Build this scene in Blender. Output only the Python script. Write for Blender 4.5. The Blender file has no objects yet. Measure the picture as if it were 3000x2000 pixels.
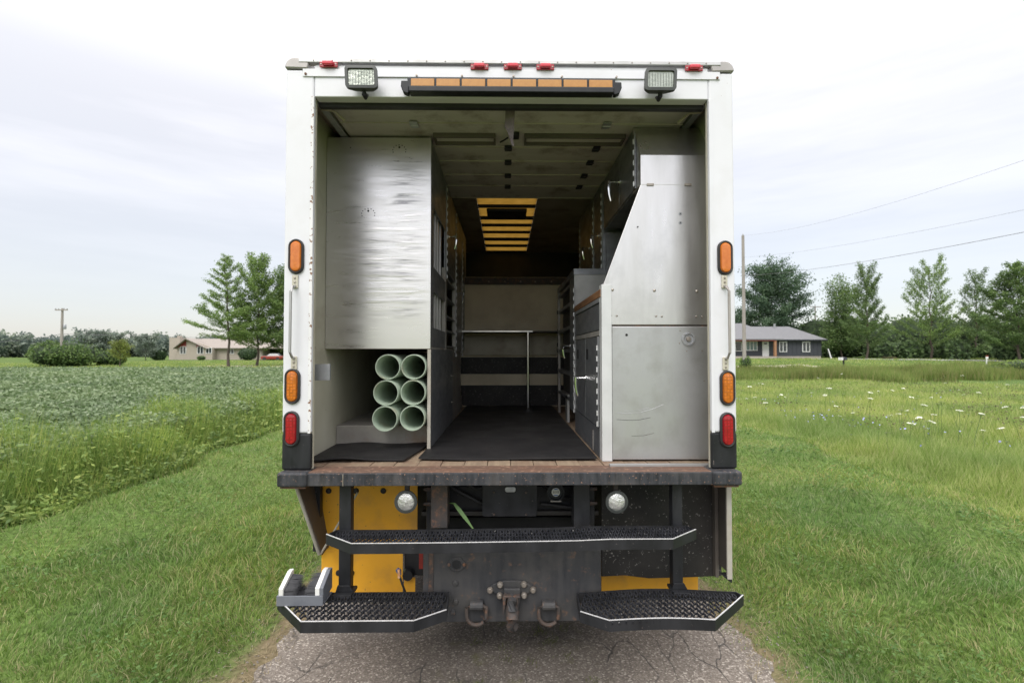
import bpy, math, random
import numpy as np
from mathutils import Vector, Matrix, Euler
R = math.radians
rnd = random.Random(7)
rng = np.random.default_rng(11)
sc = bpy.context.scene
col = sc.collection

# ------------------------------------------------------------------ camera
CAM = Vector((-0.03, 0.0, 1.65))
FPX = 1417.0
cam_d = bpy.data.cameras.new('camera')
cam_d.lens = FPX / 3000 * 36
cam_d.sensor_width = 36
cam_d.clip_start = 0.05
cam_d.clip_end = 4000
cam_d.dof.use_dof = True
cam_d.dof.focus_distance = 2.7
cam_d.dof.aperture_fstop = 3.2
cam = bpy.data.objects.new('camera', cam_d)
cam.location = CAM
CROT = Euler((R(91.42), R(0.0), R(-0.8)), 'XYZ')
cam.rotation_euler = CROT
col.objects.link(cam)
sc.camera = cam
RM = CROT.to_matrix()


def at(px, py, Y):
    """world point at depth Y seen at pixel px, py of the 3000 px wide photograph (for measuring)"""
    d = RM @ Vector(((px - 1500) / FPX, -(py - 1000) / FPX, -1))
    return CAM + d * ((Y - CAM.y) / d.y)


def X(px, Y, py=1035):
    return at(px, py, Y).x


def Z(py, Y, px=1480):
    return at(px, py, Y).z


# ------------------------------------------------------------------ render
sc.render.engine = 'CYCLES'
sc.cycles.use_denoising = True
sc.cycles.max_bounces = 8
sc.cycles.diffuse_bounces = 4
sc.cycles.transparent_max_bounces = 8
sc.cycles.caustics_reflective = False
sc.cycles.caustics_refractive = False
sc.view_settings.view_transform = 'Standard'
sc.view_settings.look = 'None'
sc.view_settings.exposure = 0.28
sc.view_settings.gamma = 1.0
sc.view_settings.use_curve_mapping = False

# ------------------------------------------------------------------ world: overcast sky
SUN_EL, SUN_AZ = 48.0, 200.0     # behind the camera, a little to the left
w = bpy.data.worlds.new('World')
sc.world = w
w.use_nodes = True
nt = w.node_tree
nt.nodes.clear()


def N(tree, kind, **kw):
    n = tree.nodes.new(kind)
    for k, v in kw.items():
        if k.startswith('i_'):
            key = k[2:]
            n.inputs[int(key) if key.isdigit() else key.replace('_', ' ')].default_value = v
        else:
            setattr(n, k, v)
    return n


out = N(nt, 'ShaderNodeOutputWorld')
sky = N(nt, 'ShaderNodeTexSky', sky_type='NISHITA', sun_disc=False, sun_elevation=R(SUN_EL), sun_rotation=R(SUN_AZ))
bg1 = N(nt, 'ShaderNodeBackground', i_Strength=0.05)
nt.links.new(sky.outputs[0], bg1.inputs['Color'])
tc = N(nt, 'ShaderNodeTexCoord')
sep = N(nt, 'ShaderNodeSeparateXYZ')
nt.links.new(tc.outputs['Generated'], sep.inputs[0])


def ramp(tree, stops, interp='LINEAR'):
    r = tree.nodes.new('ShaderNodeValToRGB')
    e = r.color_ramp.elements
    r.color_ramp.interpolation = interp
    while len(e) < len(stops):
        e.new(0.5)
    for k, (p, c) in enumerate(stops):
        e[k].position = p
        e[k].color = (c, c, c, 1) if not hasattr(c, '__len__') else (*c, 1)
    return r


# elevation -> cloud brightness (sin of elevation)
lum = ramp(nt, [(0.0, 0.52), (0.10, 0.56), (0.22, 0.65), (0.40, 0.75), (0.6, 0.88), (1.0, 1.0)])
nt.links.new(sep.outputs['Z'], lum.inputs[0])
mp = N(nt, 'ShaderNodeMapping')
mp.inputs['Scale'].default_value = (1.0, 1.0, 7.0)
mp.inputs['Rotation'].default_value = (R(4), R(-5), 0)
nt.links.new(tc.outputs['Generated'], mp.inputs[0])
ns = N(nt, 'ShaderNodeTexNoise', i_Scale=1.7, i_Detail=5.0, i_Roughness=0.55)
nt.links.new(mp.outputs[0], ns.inputs['Vector'])
nr = ramp(nt, [(0.28, 0.0), (0.70, 1.0)], 'EASE')
nt.links.new(ns.outputs['Fac'], nr.inputs[0])
# clouds: streaks thin out upward
hi = ramp(nt, [(0.0, 0.0), (0.38, 0.15), (0.66, 1.0)])
nt.links.new(sep.outputs['Z'], hi.inputs[0])
mx = N(nt, 'ShaderNodeMath', operation='MAXIMUM')
low = ramp(nt, [(0.0, 0.10), (0.10, 0.35), (0.28, 1.0)])
nt.links.new(sep.outputs['Z'], low.inputs[0])
lm = N(nt, 'ShaderNodeMath', operation='MULTIPLY')
nt.links.new(nr.outputs[0], lm.inputs[0])
nt.links.new(low.outputs[0], lm.inputs[1])
nt.links.new(lm.outputs[0], mx.inputs[0])
nt.links.new(hi.outputs[0], mx.inputs[1])
cm = N(nt, 'ShaderNodeMix', data_type='RGBA')
cm.inputs[6].default_value = (0.80, 0.775, 0.775, 1)
cm.inputs[7].default_value = (1.00, 0.955, 0.935, 1)
nt.links.new(mx.outputs[0], cm.inputs[0])
ml = N(nt, 'ShaderNodeMix', data_type='RGBA', blend_type='MULTIPLY')
ml.inputs[0].default_value = 1
nt.links.new(cm.outputs[2], ml.inputs[6])
nt.links.new(lum.outputs[0], ml.inputs[7])
# strength rises towards the zenith and towards the veiled sun
zs = N(nt, 'ShaderNodeMapRange', i_1=0.42, i_2=1.0, i_3=1.0, i_4=2.5)
nt.links.new(sep.outputs['Z'], zs.inputs[0])
ysun = N(nt, 'ShaderNodeMapRange', i_1=-1.0, i_2=1.0, i_3=1.30, i_4=1.0)
nt.links.new(sep.outputs['Y'], ysun.inputs[0])
st = N(nt, 'ShaderNodeMath', operation='MULTIPLY')
nt.links.new(zs.outputs[0], st.inputs[0])
nt.links.new(ysun.outputs[0], st.inputs[1])
bg2 = N(nt, 'ShaderNodeBackground')
nt.links.new(ml.outputs[2], bg2.inputs['Color'])
nt.links.new(st.outputs[0], bg2.inputs['Strength'])
ad = N(nt, 'ShaderNodeAddShader')
nt.links.new(bg1.outputs[0], ad.inputs[0])
nt.links.new(bg2.outputs[0], ad.inputs[1])
nt.links.new(ad.outputs[0], out.inputs['Surface'])

sl = bpy.data.lights.new('sun', 'SUN')
sl.energy = 1.15
sl.angle = R(28)
sl.color = (1.0, 0.97, 0.92)
so = bpy.data.objects.new('sun', sl)
sd = Vector((math.sin(R(SUN_AZ)) * math.cos(R(SUN_EL)), math.cos(R(SUN_AZ)) * math.cos(R(SUN_EL)), math.sin(R(SUN_EL))))
so.rotation_euler = sd.to_track_quat('Z', 'Y').to_euler()
so.location = (0, -5, 12)
col.objects.link(so)

# ------------------------------------------------------------------ materials
MATS = {}


def mat(name, c1, c2=None, scale=6.0, rough=0.5, metal=0.0, bump=0.0, stretch=(1, 1, 1), detail=5.0,
        lo=0.35, hi=0.65, rough2=None, wear=None, wear_lo=0.62, wear_hi=0.68, wear_scale=20, wear_stretch=(1, 1, 1),
        spec=0.5, coat=0.0, bump_scale=None, bump_dist=0.01, trans=0.0, dirt=None, dirt_scale=1.5, dirt_lo=0.45, dirt_hi=0.75):
    if name in MATS:
        return MATS[name]
    m = bpy.data.materials.new(name)
    m.use_nodes = True
    t = m.node_tree
    b = t.nodes['Principled BSDF']
    L = t.links.new
    b.inputs['Roughness'].default_value = rough
    b.inputs['Metallic'].default_value = metal
    b.inputs['Specular IOR Level'].default_value = spec
    b.inputs['Coat Weight'].default_value = coat
    tc = t.nodes.new('ShaderNodeTexCoord')

    def noise(sc_, st_, det):
        mp = t.nodes.new('ShaderNodeMapping')
        mp.inputs['Scale'].default_value = st_
        L(tc.outputs['Object'], mp.inputs[0])
        n = t.nodes.new('ShaderNodeTexNoise')
        n.inputs['Scale'].default_value = sc_
        n.inputs['Detail'].default_value = det
        n.inputs['Roughness'].default_value = 0.6
        L(mp.outputs[0], n.inputs['Vector'])
        return n
    c2 = c2 or tuple(x * 0.85 for x in c1)
    n1 = noise(scale, stretch, detail)
    r = ramp(t, [(lo, c1), (hi, c2)])
    L(n1.outputs['Fac'], r.inputs[0])
    cur = r.outputs[0]
    if rough2 is not None:
        mr = N(t, 'ShaderNodeMapRange', i_1=lo, i_2=hi, i_3=rough, i_4=rough2)
        L(n1.outputs['Fac'], mr.inputs[0])
        L(mr.outputs[0], b.inputs['Roughness'])
    if dirt is not None:
        nd = noise(dirt_scale, (1, 1, 1), 6)
        rd = ramp(t, [(dirt_lo, 0.0), (dirt_hi, 1.0)])
        L(nd.outputs['Fac'], rd.inputs[0])
        mxn = N(t, 'ShaderNodeMix', data_type='RGBA')
        L(rd.outputs[0], mxn.inputs[0])
        L(cur, mxn.inputs[6])
        mxn.inputs[7].default_value = (*dirt, 1)
        cur = mxn.outputs[2]
    if wear is not None:
        nw = noise(wear_scale, wear_stretch, 4)
        rw = ramp(t, [(wear_lo, 0.0), (wear_hi, 1.0)])
        L(nw.outputs['Fac'], rw.inputs[0])
        mxn = N(t, 'ShaderNodeMix', data_type='RGBA')
        L(rw.outputs[0], mxn.inputs[0])
        L(cur, mxn.inputs[6])
        mxn.inputs[7].default_value = (*wear, 1)
        cur = mxn.outputs[2]
    L(cur, b.inputs['Base Color'])
    if bump > 0:
        nb = noise(bump_scale or scale, stretch, 4)
        bp = t.nodes.new('ShaderNodeBump')
        bp.inputs['Strength'].default_value = bump
        bp.inputs['Distance'].default_value = bump_dist
        L(nb.outputs['Fac'], bp.inputs['Height'])
        L(bp.outputs[0], b.inputs['Normal'])
    MATS[name] = m
    return m


def leafmat(name, cols, patch=0.4, patch_cols=((0.75, 0.75, 0.78), (1.22, 1.16, 1.02)), trans=0.35, rough=0.6, spec=0.3, k=1.5):
    """foliage: every leaf or blade has its own tint, larger patches drift in colour"""
    cols = [tuple(v * k for v in c) for c in cols]
    m = bpy.data.materials.new(name)
    m.use_nodes = True
    t = m.node_tree
    L = t.links.new
    b = t.nodes['Principled BSDF']
    b.inputs['Roughness'].default_value = rough
    b.inputs['Specular IOR Level'].default_value = spec
    g = t.nodes.new('ShaderNodeNewGeometry')
    r = ramp(t, [(k / (len(cols) - 1), c) for k, c in enumerate(cols)])
    L(g.outputs['Random Per Island'], r.inputs[0])
    tc = t.nodes.new('ShaderNodeTexCoord')
    n = N(t, 'ShaderNodeTexNoise', i_Scale=patch, i_Detail=3.0)
    L(tc.outputs['Object'], n.inputs['Vector'])
    r2 = ramp(t, [(0.35, patch_cols[0]), (0.65, patch_cols[1])])
    L(n.outputs['Fac'], r2.inputs[0])
    mm = N(t, 'ShaderNodeMix', data_type='RGBA', blend_type='MULTIPLY')
    mm.inputs[0].default_value = 1
    L(r.outputs[0], mm.inputs[6])
    L(r2.outputs[0], mm.inputs[7])
    L(mm.outputs[2], b.inputs['Base Color'])
    tr = t.nodes.new('ShaderNodeBsdfTranslucent')
    L(mm.outputs[2], tr.inputs['Color'])
    ms = t.nodes.new('ShaderNodeMixShader')
    ms.inputs[0].default_value = trans
    L(b.outputs[0], ms.inputs[1])
    L(tr.outputs[0], ms.inputs[2])
    L(ms.outputs[0], t.nodes['Material Output'].inputs['Surface'])
    MATS[name] = m
    return m


mat('white_paint', (0.73, 0.735, 0.77), (0.70, 0.705, 0.735), 3, rough=0.35, coat=0.2, dirt=(0.64, 0.64, 0.645), dirt_scale=5, dirt_lo=0.5, dirt_hi=0.95, wear=(0.30, 0.17, 0.10),
    wear_lo=0.745, wear_hi=0.76, wear_scale=38)
mat('white_chipped', (0.78, 0.78, 0.78), (0.70, 0.70, 0.70), 3, rough=0.45, wear=(0.22, 0.12, 0.07),
    wear_lo=0.58, wear_hi=0.60, wear_scale=45)
mat('cream_paint', (0.58, 0.555, 0.46), (0.50, 0.475, 0.38), 2.5, rough=0.55, dirt=(0.30, 0.25, 0.18), dirt_scale=3,
    dirt_lo=0.52, dirt_hi=0.9, wear=(0.22, 0.10, 0.05), wear_lo=0.72, wear_hi=0.76, wear_scale=9)
mat('dirty_cream', (0.46, 0.43, 0.34), (0.36, 0.32, 0.24), 3, rough=0.6, dirt=(0.16, 0.10, 0.06), dirt_scale=4,
    dirt_lo=0.50, dirt_hi=0.85)
mat('door_inner', (0.60, 0.575, 0.525), (0.52, 0.495, 0.45), 3, rough=0.5, dirt=(0.17, 0.13, 0.09), dirt_scale=6,
    dirt_lo=0.52, dirt_hi=0.8, stretch=(0.4, 3, 1))
mat('aluminium', (0.72, 0.705, 0.69), (0.63, 0.62, 0.61), 3.0, rough=0.27, dirt=(0.52, 0.51, 0.50), dirt_scale=4, dirt_lo=0.5, dirt_hi=0.8, metal=0.9, rough2=0.40, stretch=(3, 3, 0.5),
    bump=0.05, bump_scale=7)
mat('aluminium_lower', (0.55, 0.555, 0.56), (0.47, 0.475, 0.48), 2.5, rough=0.38, dirt=(0.40, 0.395, 0.385), dirt_scale=5, dirt_lo=0.48, dirt_hi=0.75, metal=0.8, rough2=0.52, stretch=(1.5, 1, 1),
    bump=0.05, bump_scale=7)
mat('aluminium_pale', (0.66, 0.67, 0.67), (0.58, 0.59, 0.59), 5, rough=0.5, metal=0.3)
mat('aluminium_dull', (0.50, 0.50, 0.49), (0.40, 0.40, 0.39), 4, rough=0.45, metal=0.85, rough2=0.6)
mat('aluminium_aisle', (0.36, 0.37, 0.39), (0.24, 0.25, 0.27), 5, rough=0.36, metal=0.8, rough2=0.5, stretch=(1, 1, 2.5),
    wear=(0.40, 0.41, 0.43), wear_lo=0.66, wear_hi=0.74, wear_scale=40)
mat('galvanised', (0.42, 0.43, 0.44), (0.33, 0.34, 0.36), 14, rough=0.5, metal=0.6)
mat('beige_wall', (0.66, 0.58, 0.42), (0.58, 0.50, 0.36), 3, rough=0.6, dirt=(0.34, 0.27, 0.18), dirt_scale=2.5, dirt_lo=0.5, dirt_hi=0.9)
mat('cap_metal', (0.42, 0.40, 0.385), (0.35, 0.335, 0.32), 9, rough=0.5, metal=0.4)
mat('chrome', (0.85, 0.85, 0.85), (0.8, 0.8, 0.8), 5, rough=0.12, metal=1.0)
mat('black_steel', (0.013, 0.014, 0.016), (0.024, 0.025, 0.028), 9, rough=0.38, rough2=0.55, spec=0.35, stretch=(1.5, 1, 0.5),
    wear=(0.13, 0.11, 0.10), wear_lo=0.69, wear_hi=0.72, wear_scale=60, bump=0.15, bump_dist=0.003)
mat('bumper_steel', (0.020, 0.022, 0.026), (0.050, 0.052, 0.058), 14, rough=0.45, rough2=0.65, spec=0.35, stretch=(3, 1, 0.4),
    wear=(0.24, 0.15, 0.11), wear_lo=0.63, wear_hi=0.67, wear_scale=85, bump=0.25, bump_dist=0.003,
    dirt=(0.13, 0.12, 0.11), dirt_scale=4, dirt_lo=0.5, dirt_hi=0.9)
mat('hitch_steel', (0.026, 0.028, 0.033), (0.050, 0.050, 0.052), 7, rough=0.55, rough2=0.75, stretch=(3, 1, 0.5),
    wear=(0.13, 0.08, 0.055), wear_lo=0.60, wear_hi=0.75, wear_scale=26, bump=0.25, bump_dist=0.004,
    dirt=(0.085, 0.080, 0.074), dirt_scale=5, dirt_lo=0.45, dirt_hi=0.85)
mat('rust', (0.19, 0.095, 0.055), (0.12, 0.065, 0.045), 14, rough=0.85, wear=(0.11, 0.085, 0.07), wear_lo=0.52,
    wear_hi=0.62, wear_scale=30, bump=0.4, bump_dist=0.003)
mat('rust_steel', (0.075, 0.055, 0.045), (0.04, 0.038, 0.038), 12, rough=0.7, wear=(0.17, 0.085, 0.05), wear_lo=0.52,
    wear_hi=0.72, wear_scale=34, bump=0.4, bump_dist=0.003)
mat('rusty_sill', (0.17, 0.092, 0.06), (0.115, 0.075, 0.055), 6, rough=0.75, stretch=(1, 3, 1), wear=(0.33, 0.20, 0.14),
    wear_lo=0.55, wear_hi=0.68, wear_scale=30, bump=0.3, bump_dist=0.003)
mat('wood_plank', (0.33, 0.25, 0.17), (0.23, 0.17, 0.12), 8, rough=0.7, stretch=(4, 0.5, 1), bump=0.3, bump_dist=0.003,
    dirt=(0.20, 0.12, 0.08), dirt_scale=6)
mat('worktop_wood', (0.30, 0.15, 0.07), (0.17, 0.08, 0.04), 9, rough=0.6, stretch=(1, 0.6, 4))
mat('rubber', (0.016, 0.016, 0.017), (0.028, 0.027, 0.028), 5, rough=0.62, rough2=0.5, spec=0.3, bump=0.15, bump_dist=0.004,
    bump_scale=60, wear=(0.11, 0.095, 0.08), wear_lo=0.68, wear_hi=0.78, wear_scale=4)
mat('black_rubber', (0.02, 0.02, 0.02), (0.03, 0.03, 0.03), 20, rough=0.6)
mat('black_plastic', (0.014, 0.016, 0.019), (0.022, 0.024, 0.027), 20, rough=0.45, spec=0.35)
mat('grey_plastic', (0.045, 0.05, 0.048), (0.065, 0.07, 0.066), 20, rough=0.5)
mat('orange_panel', (0.82, 0.42, 0.03), (0.76, 0.37, 0.025), 2, rough=0.42, dirt=(0.42, 0.24, 0.07), dirt_scale=4,
    dirt_lo=0.48, dirt_hi=0.85, wear=(0.16, 0.10, 0.05), wear_lo=0.70, wear_hi=0.74, wear_scale=45)
mat('flap_rubber', (0.016, 0.016, 0.016), (0.03, 0.029, 0.028), 5, spec=0.3, rough=0.6, wear=(0.22, 0.21, 0.20), wear_lo=0.63,
    wear_hi=0.68, wear_scale=70, dirt=(0.055, 0.050, 0.046), dirt_scale=2, bump=0.3, bump_dist=0.006, bump_scale=3)
mat('skirt_paint', (0.13, 0.11, 0.095), (0.09, 0.08, 0.07), 4, rough=0.6)
mat('skirt_edge', (0.45, 0.43, 0.38), (0.36, 0.33, 0.28), 8, rough=0.5)
mat('dark_void', (0.012, 0.012, 0.012), (0.02, 0.02, 0.02), 8, rough=0.8)
mat('tank_brown', (0.05, 0.045, 0.04), (0.03, 0.028, 0.026), 4, rough=0.6)
mat('red_paint', (0.30, 0.03, 0.02), (0.2, 0.02, 0.015), 6, rough=0.4)
mat('lens_red', (0.36, 0.008, 0.018), (0.30, 0.006, 0.012), 60, rough=0.15, coat=0.6, bump=0.35, bump_scale=160, bump_dist=0.002)
mat('lens_red_bright', (0.62, 0.03, 0.05), (0.55, 0.02, 0.04), 60, rough=0.2, coat=0.5)
mat('lens_amber', (0.62, 0.18, 0.02), (0.54, 0.14, 0.012), 60, rough=0.18, coat=0.5, bump=0.35, bump_scale=160, bump_dist=0.002)
mat('lens_bar', (0.50, 0.24, 0.055), (0.44, 0.20, 0.045), 40, rough=0.25, coat=0.3)
mat('lamp_glass', (0.30, 0.33, 0.28), (0.45, 0.48, 0.42), 12, rough=0.15, metal=0.5, bump=0.4, bump_scale=60, bump_dist=0.004)
mat('lamp_white', (0.80, 0.80, 0.78), (0.62, 0.62, 0.60), 30, rough=0.22, metal=0.6, bump=0.8, bump_scale=45, bump_dist=0.01)
mat('pipe_pvc', (0.42, 0.50, 0.40), (0.36, 0.44, 0.35), 8, rough=0.42, dirt=(0.35, 0.25, 0.14), dirt_scale=5,
    dirt_lo=0.55, dirt_hi=0.9)
mat('strap_web', (0.22, 0.175, 0.185), (0.17, 0.14, 0.15), 30, rough=0.8)
mat('ply_shelf', (0.33, 0.27, 0.22), (0.25, 0.20, 0.16), 5, rough=0.6, wear=(0.24, 0.12, 0.06), wear_lo=0.62, wear_hi=0.72, wear_scale=5)
mat('shelf_metal', (0.40, 0.38, 0.35), (0.30, 0.28, 0.26), 6, rough=0.5, metal=0.3, dirt=(0.26, 0.16, 0.10), dirt_scale=4, dirt_lo=0.55, dirt_hi=0.8)
mat('bristle', (0.035, 0.036, 0.04), (0.055, 0.056, 0.06), 30, rough=0.7)
mat('brush_white', (0.75, 0.75, 0.72), (0.68, 0.68, 0.64), 6, rough=0.5)
mat('scraper_grey', (0.13, 0.14, 0.16), (0.16, 0.17, 0.19), 10, rough=0.5)
mat('bolt_steel', (0.40, 0.37, 0.33), (0.28, 0.24, 0.20), 30, rough=0.45, metal=0.6)
mat('blue_decal', (0.05, 0.10, 0.28), (0.06, 0.12, 0.30), 10, rough=0.4)
mat('decal_white', (0.62, 0.62, 0.56), (0.55, 0.55, 0.50), 10, rough=0.4)
mat('orange_tape', (0.75, 0.30, 0.08), (0.85, 0.55, 0.35), 60, rough=0.5)
mat('bare_edge', (0.75, 0.75, 0.76), (0.6, 0.6, 0.6), 40, rough=0.45, metal=0.3)
mat('pole_wood', (0.36, 0.33, 0.30), (0.27, 0.245, 0.225), 3, rough=0.85, stretch=(6, 6, 0.4))
mat('bark', (0.11, 0.085, 0.065), (0.06, 0.048, 0.04), 5, rough=0.9, stretch=(3, 3, 0.6))
mat('wire_metal', (0.20, 0.20, 0.21), (0.17, 0.17, 0.18), 2, rough=0.6)
mat('brick_pale', (0.42, 0.37, 0.31), (0.36, 0.315, 0.265), 4, rough=0.9)
mat('roof_tan', (0.30, 0.265, 0.235), (0.25, 0.22, 0.195), 4, rough=0.9)
mat('roof_grey', (0.135, 0.137, 0.145), (0.165, 0.167, 0.175), 3, rough=0.85, stretch=(1, 1, 6))
mat('siding_dark', (0.052, 0.056, 0.068), (0.044, 0.048, 0.058), 3, rough=0.7)
mat('trim_white', (0.78, 0.78, 0.77), (0.72, 0.72, 0.71), 3, rough=0.5)
mat('trim_red', (0.22, 0.04, 0.03), (0.18, 0.03, 0.025), 3, rough=0.6)
mat('cedar', (0.33, 0.17, 0.09), (0.29, 0.15, 0.08), 3, rough=0.6)
mat('window_glass', (0.03, 0.04, 0.045), (0.05, 0.06, 0.06), 1, rough=0.08, spec=0.8)
mat('window_green', (0.13, 0.20, 0.19), (0.10, 0.16, 0.15), 1, rough=0.2, spec=0.8)
mat('foundation', (0.42, 0.37, 0.33), (0.36, 0.32, 0.28), 3, rough=0.9)
mat('car_red', (0.28, 0.04, 0.03), (0.24, 0.03, 0.02), 2, rough=0.25, coat=0.6)
mat('flower_white', (0.75, 0.76, 0.66), (0.66, 0.68, 0.55), 40, rough=0.8)
mat('flower_stem', (0.09, 0.15, 0.04), (0.11, 0.17, 0.05), 10, rough=0.7)

def lens_cells(name, c, scale):
    """moulded lens: small square cells, each a little lighter or darker, and a smoother top part"""
    m = bpy.data.materials.new(name)
    m.use_nodes = True
    t = m.node_tree
    L = t.links.new
    b = t.nodes['Principled BSDF']
    b.inputs['Roughness'].default_value = 0.18
    b.inputs['Coat Weight'].default_value = 0.5
    tc = t.nodes.new('ShaderNodeTexCoord')
    v = N(t, 'ShaderNodeTexVoronoi', distance='CHEBYCHEV', i_Scale=scale)
    v.inputs['Randomness'].default_value = 0.25
    L(tc.outputs['Object'], v.inputs['Vector'])
    r = ramp(t, [(0.0, tuple(x * 1.25 for x in c)), (0.55, tuple(x * 0.55 for x in c))])
    L(v.outputs['Distance'], r.inputs[0])
    L(r.outputs[0], b.inputs['Base Color'])
    bp = N(t, 'ShaderNodeBump', i_Strength=0.6, i_Distance=0.002)
    L(v.outputs['Distance'], bp.inputs['Height'])
    L(bp.outputs[0], b.inputs['Normal'])
    MATS[name] = m


lens_cells('lens_amber_cells', (0.60, 0.17, 0.018), 62)
lens_cells('lens_red_cells', (0.38, 0.008, 0.018), 62)

# dented brushed aluminium sheet of the left cabinet: shallow horizontal ripples in two columns
def dented():
    m = bpy.data.materials.new('aluminium_dented')
    m.use_nodes = True
    t = m.node_tree
    L = t.links.new
    b = t.nodes['Principled BSDF']
    b.inputs['Metallic'].default_value = 0.92
    tc = t.nodes.new('ShaderNodeTexCoord')
    sp = t.nodes.new('ShaderNodeSeparateXYZ')
    L(tc.outputs['Object'], sp.inputs[0])

    def column(cx, halfw, z0, z1):
        a = N(t, 'ShaderNodeMath', operation='SUBTRACT'); L(sp.outputs['X'], a.inputs[0]); a.inputs[1].default_value = cx
        a2 = N(t, 'ShaderNodeMath', operation='ABSOLUTE'); L(a.outputs[0], a2.inputs[0])
        r = N(t, 'ShaderNodeMapRange', interpolation_type='SMOOTHSTEP', i_1=0.0, i_2=halfw, i_3=1.0, i_4=0.0); L(a2.outputs[0], r.inputs[0])
        q = N(t, 'ShaderNodeMapRange', interpolation_type='SMOOTHSTEP', i_1=z0, i_2=z0 + 0.25, i_3=0.0, i_4=1.0); L(sp.outputs['Z'], q.inputs[0])
        q2 = N(t, 'ShaderNodeMapRange', interpolation_type='SMOOTHSTEP', i_1=z1 - 0.2, i_2=z1, i_3=1.0, i_4=0.0); L(sp.outputs['Z'], q2.inputs[0])
        m1 = N(t, 'ShaderNodeMath', operation='MULTIPLY'); L(r.outputs[0], m1.inputs[0]); L(q.outputs[0], m1.inputs[1])
        m2 = N(t, 'ShaderNodeMath', operation='MULTIPLY'); L(m1.outputs[0], m2.inputs[0]); L(q2.outputs[0], m2.inputs[1])
        return m2
    c1 = column(-0.86, 0.22, 1.82, 2.60)
    c2 = column(-0.66, 0.19, 1.78, 2.92)
    mxx = N(t, 'ShaderNodeMath', operation='MAXIMUM'); L(c1.outputs[0], mxx.inputs[0]); L(c2.outputs[0], mxx.inputs[1])
    mp = t.nodes.new('ShaderNodeMapping'); mp.inputs['Scale'].default_value = (2.2, 1, 22)
    # arcs: bend the ripples
    L(tc.outputs['Object'], mp.inputs[0])
    n = N(t, 'ShaderNodeTexNoise', i_Scale=1.2, i_Detail=3.0, i_Roughness=0.5, i_Distortion=0.5)
    L(mp.outputs[0], n.inputs['Vector'])
    h = N(t, 'ShaderNodeMath', operation='MULTIPLY'); L(n.outputs['Fac'], h.inputs[0]); L(mxx.outputs[0], h.inputs[1])
    # wide shallow buckling
    n2 = N(t, 'ShaderNodeTexNoise', i_Scale=2.2, i_Detail=1.0); L(tc.outputs['Object'], n2.inputs['Vector'])
    h2 = N(t, 'ShaderNodeMath', operation='MULTIPLY_ADD', i_1=0.8); L(n2.outputs['Fac'], h2.inputs[0]); L(h.outputs[0], h2.inputs[2])
    bp = N(t, 'ShaderNodeBump', i_Strength=1.0, i_Distance=0.0038); L(h2.outputs[0], bp.inputs['Height'])
    L(bp.outputs[0], b.inputs['Normal'])
    # darker horizontal streaks in the base colour, kept to the dented columns
    mp3 = t.nodes.new('ShaderNodeMapping'); mp3.inputs['Scale'].default_value = (3, 1, 34)
    L(tc.outputs['Object'], mp3.inputs[0])
    n3 = N(t, 'ShaderNodeTexNoise', i_Scale=1.1, i_Detail=5.0, i_Roughness=0.65, i_Distortion=0.6); L(mp3.outputs[0], n3.inputs['Vector'])
    r3 = ramp(t, [(0.50, 0.0), (0.68, 1.0)]); L(n3.outputs['Fac'], r3.inputs[0])
    f3 = N(t, 'ShaderNodeMath', operation='MULTIPLY'); L(r3.outputs[0], f3.inputs[0]); L(mxx.outputs[0], f3.inputs[1])
    mc = N(t, 'ShaderNodeMix', data_type='RGBA'); mc.inputs[6].default_value = (0.73, 0.715, 0.70, 1); mc.inputs[7].default_value = (0.33, 0.325, 0.34, 1)
    L(f3.outputs[0], mc.inputs[0]); L(mc.outputs[2], b.inputs['Base Color'])
    rr = N(t, 'ShaderNodeMapRange', i_1=0.3, i_2=0.7, i_3=0.25, i_4=0.40); L(n3.outputs['Fac'], rr.inputs[0]); L(rr.outputs[0], b.inputs['Roughness'])
    MATS['aluminium_dented'] = m
dented()


def skylight_mat():
    m = bpy.data.materials.new('skylight_fibreglass')
    m.use_nodes = True
    t = m.node_tree
    L = t.links.new
    t.nodes.remove(t.nodes['Principled BSDF'])
    tc = t.nodes.new('ShaderNodeTexCoord')
    n = N(t, 'ShaderNodeTexNoise', i_Scale=14.0, i_Detail=4.0)
    L(tc.outputs['Object'], n.inputs['Vector'])
    r = ramp(t, [(0.3, (0.36, 0.27, 0.115)), (0.7, (0.31, 0.23, 0.09))])
    L(n.outputs['Fac'], r.inputs[0])
    tr = t.nodes.new('ShaderNodeBsdfTranslucent')
    L(r.outputs[0], tr.inputs['Color'])
    L(tr.outputs[0], t.nodes['Material Output'].inputs['Surface'])
    MATS['skylight'] = m
skylight_mat()


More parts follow.
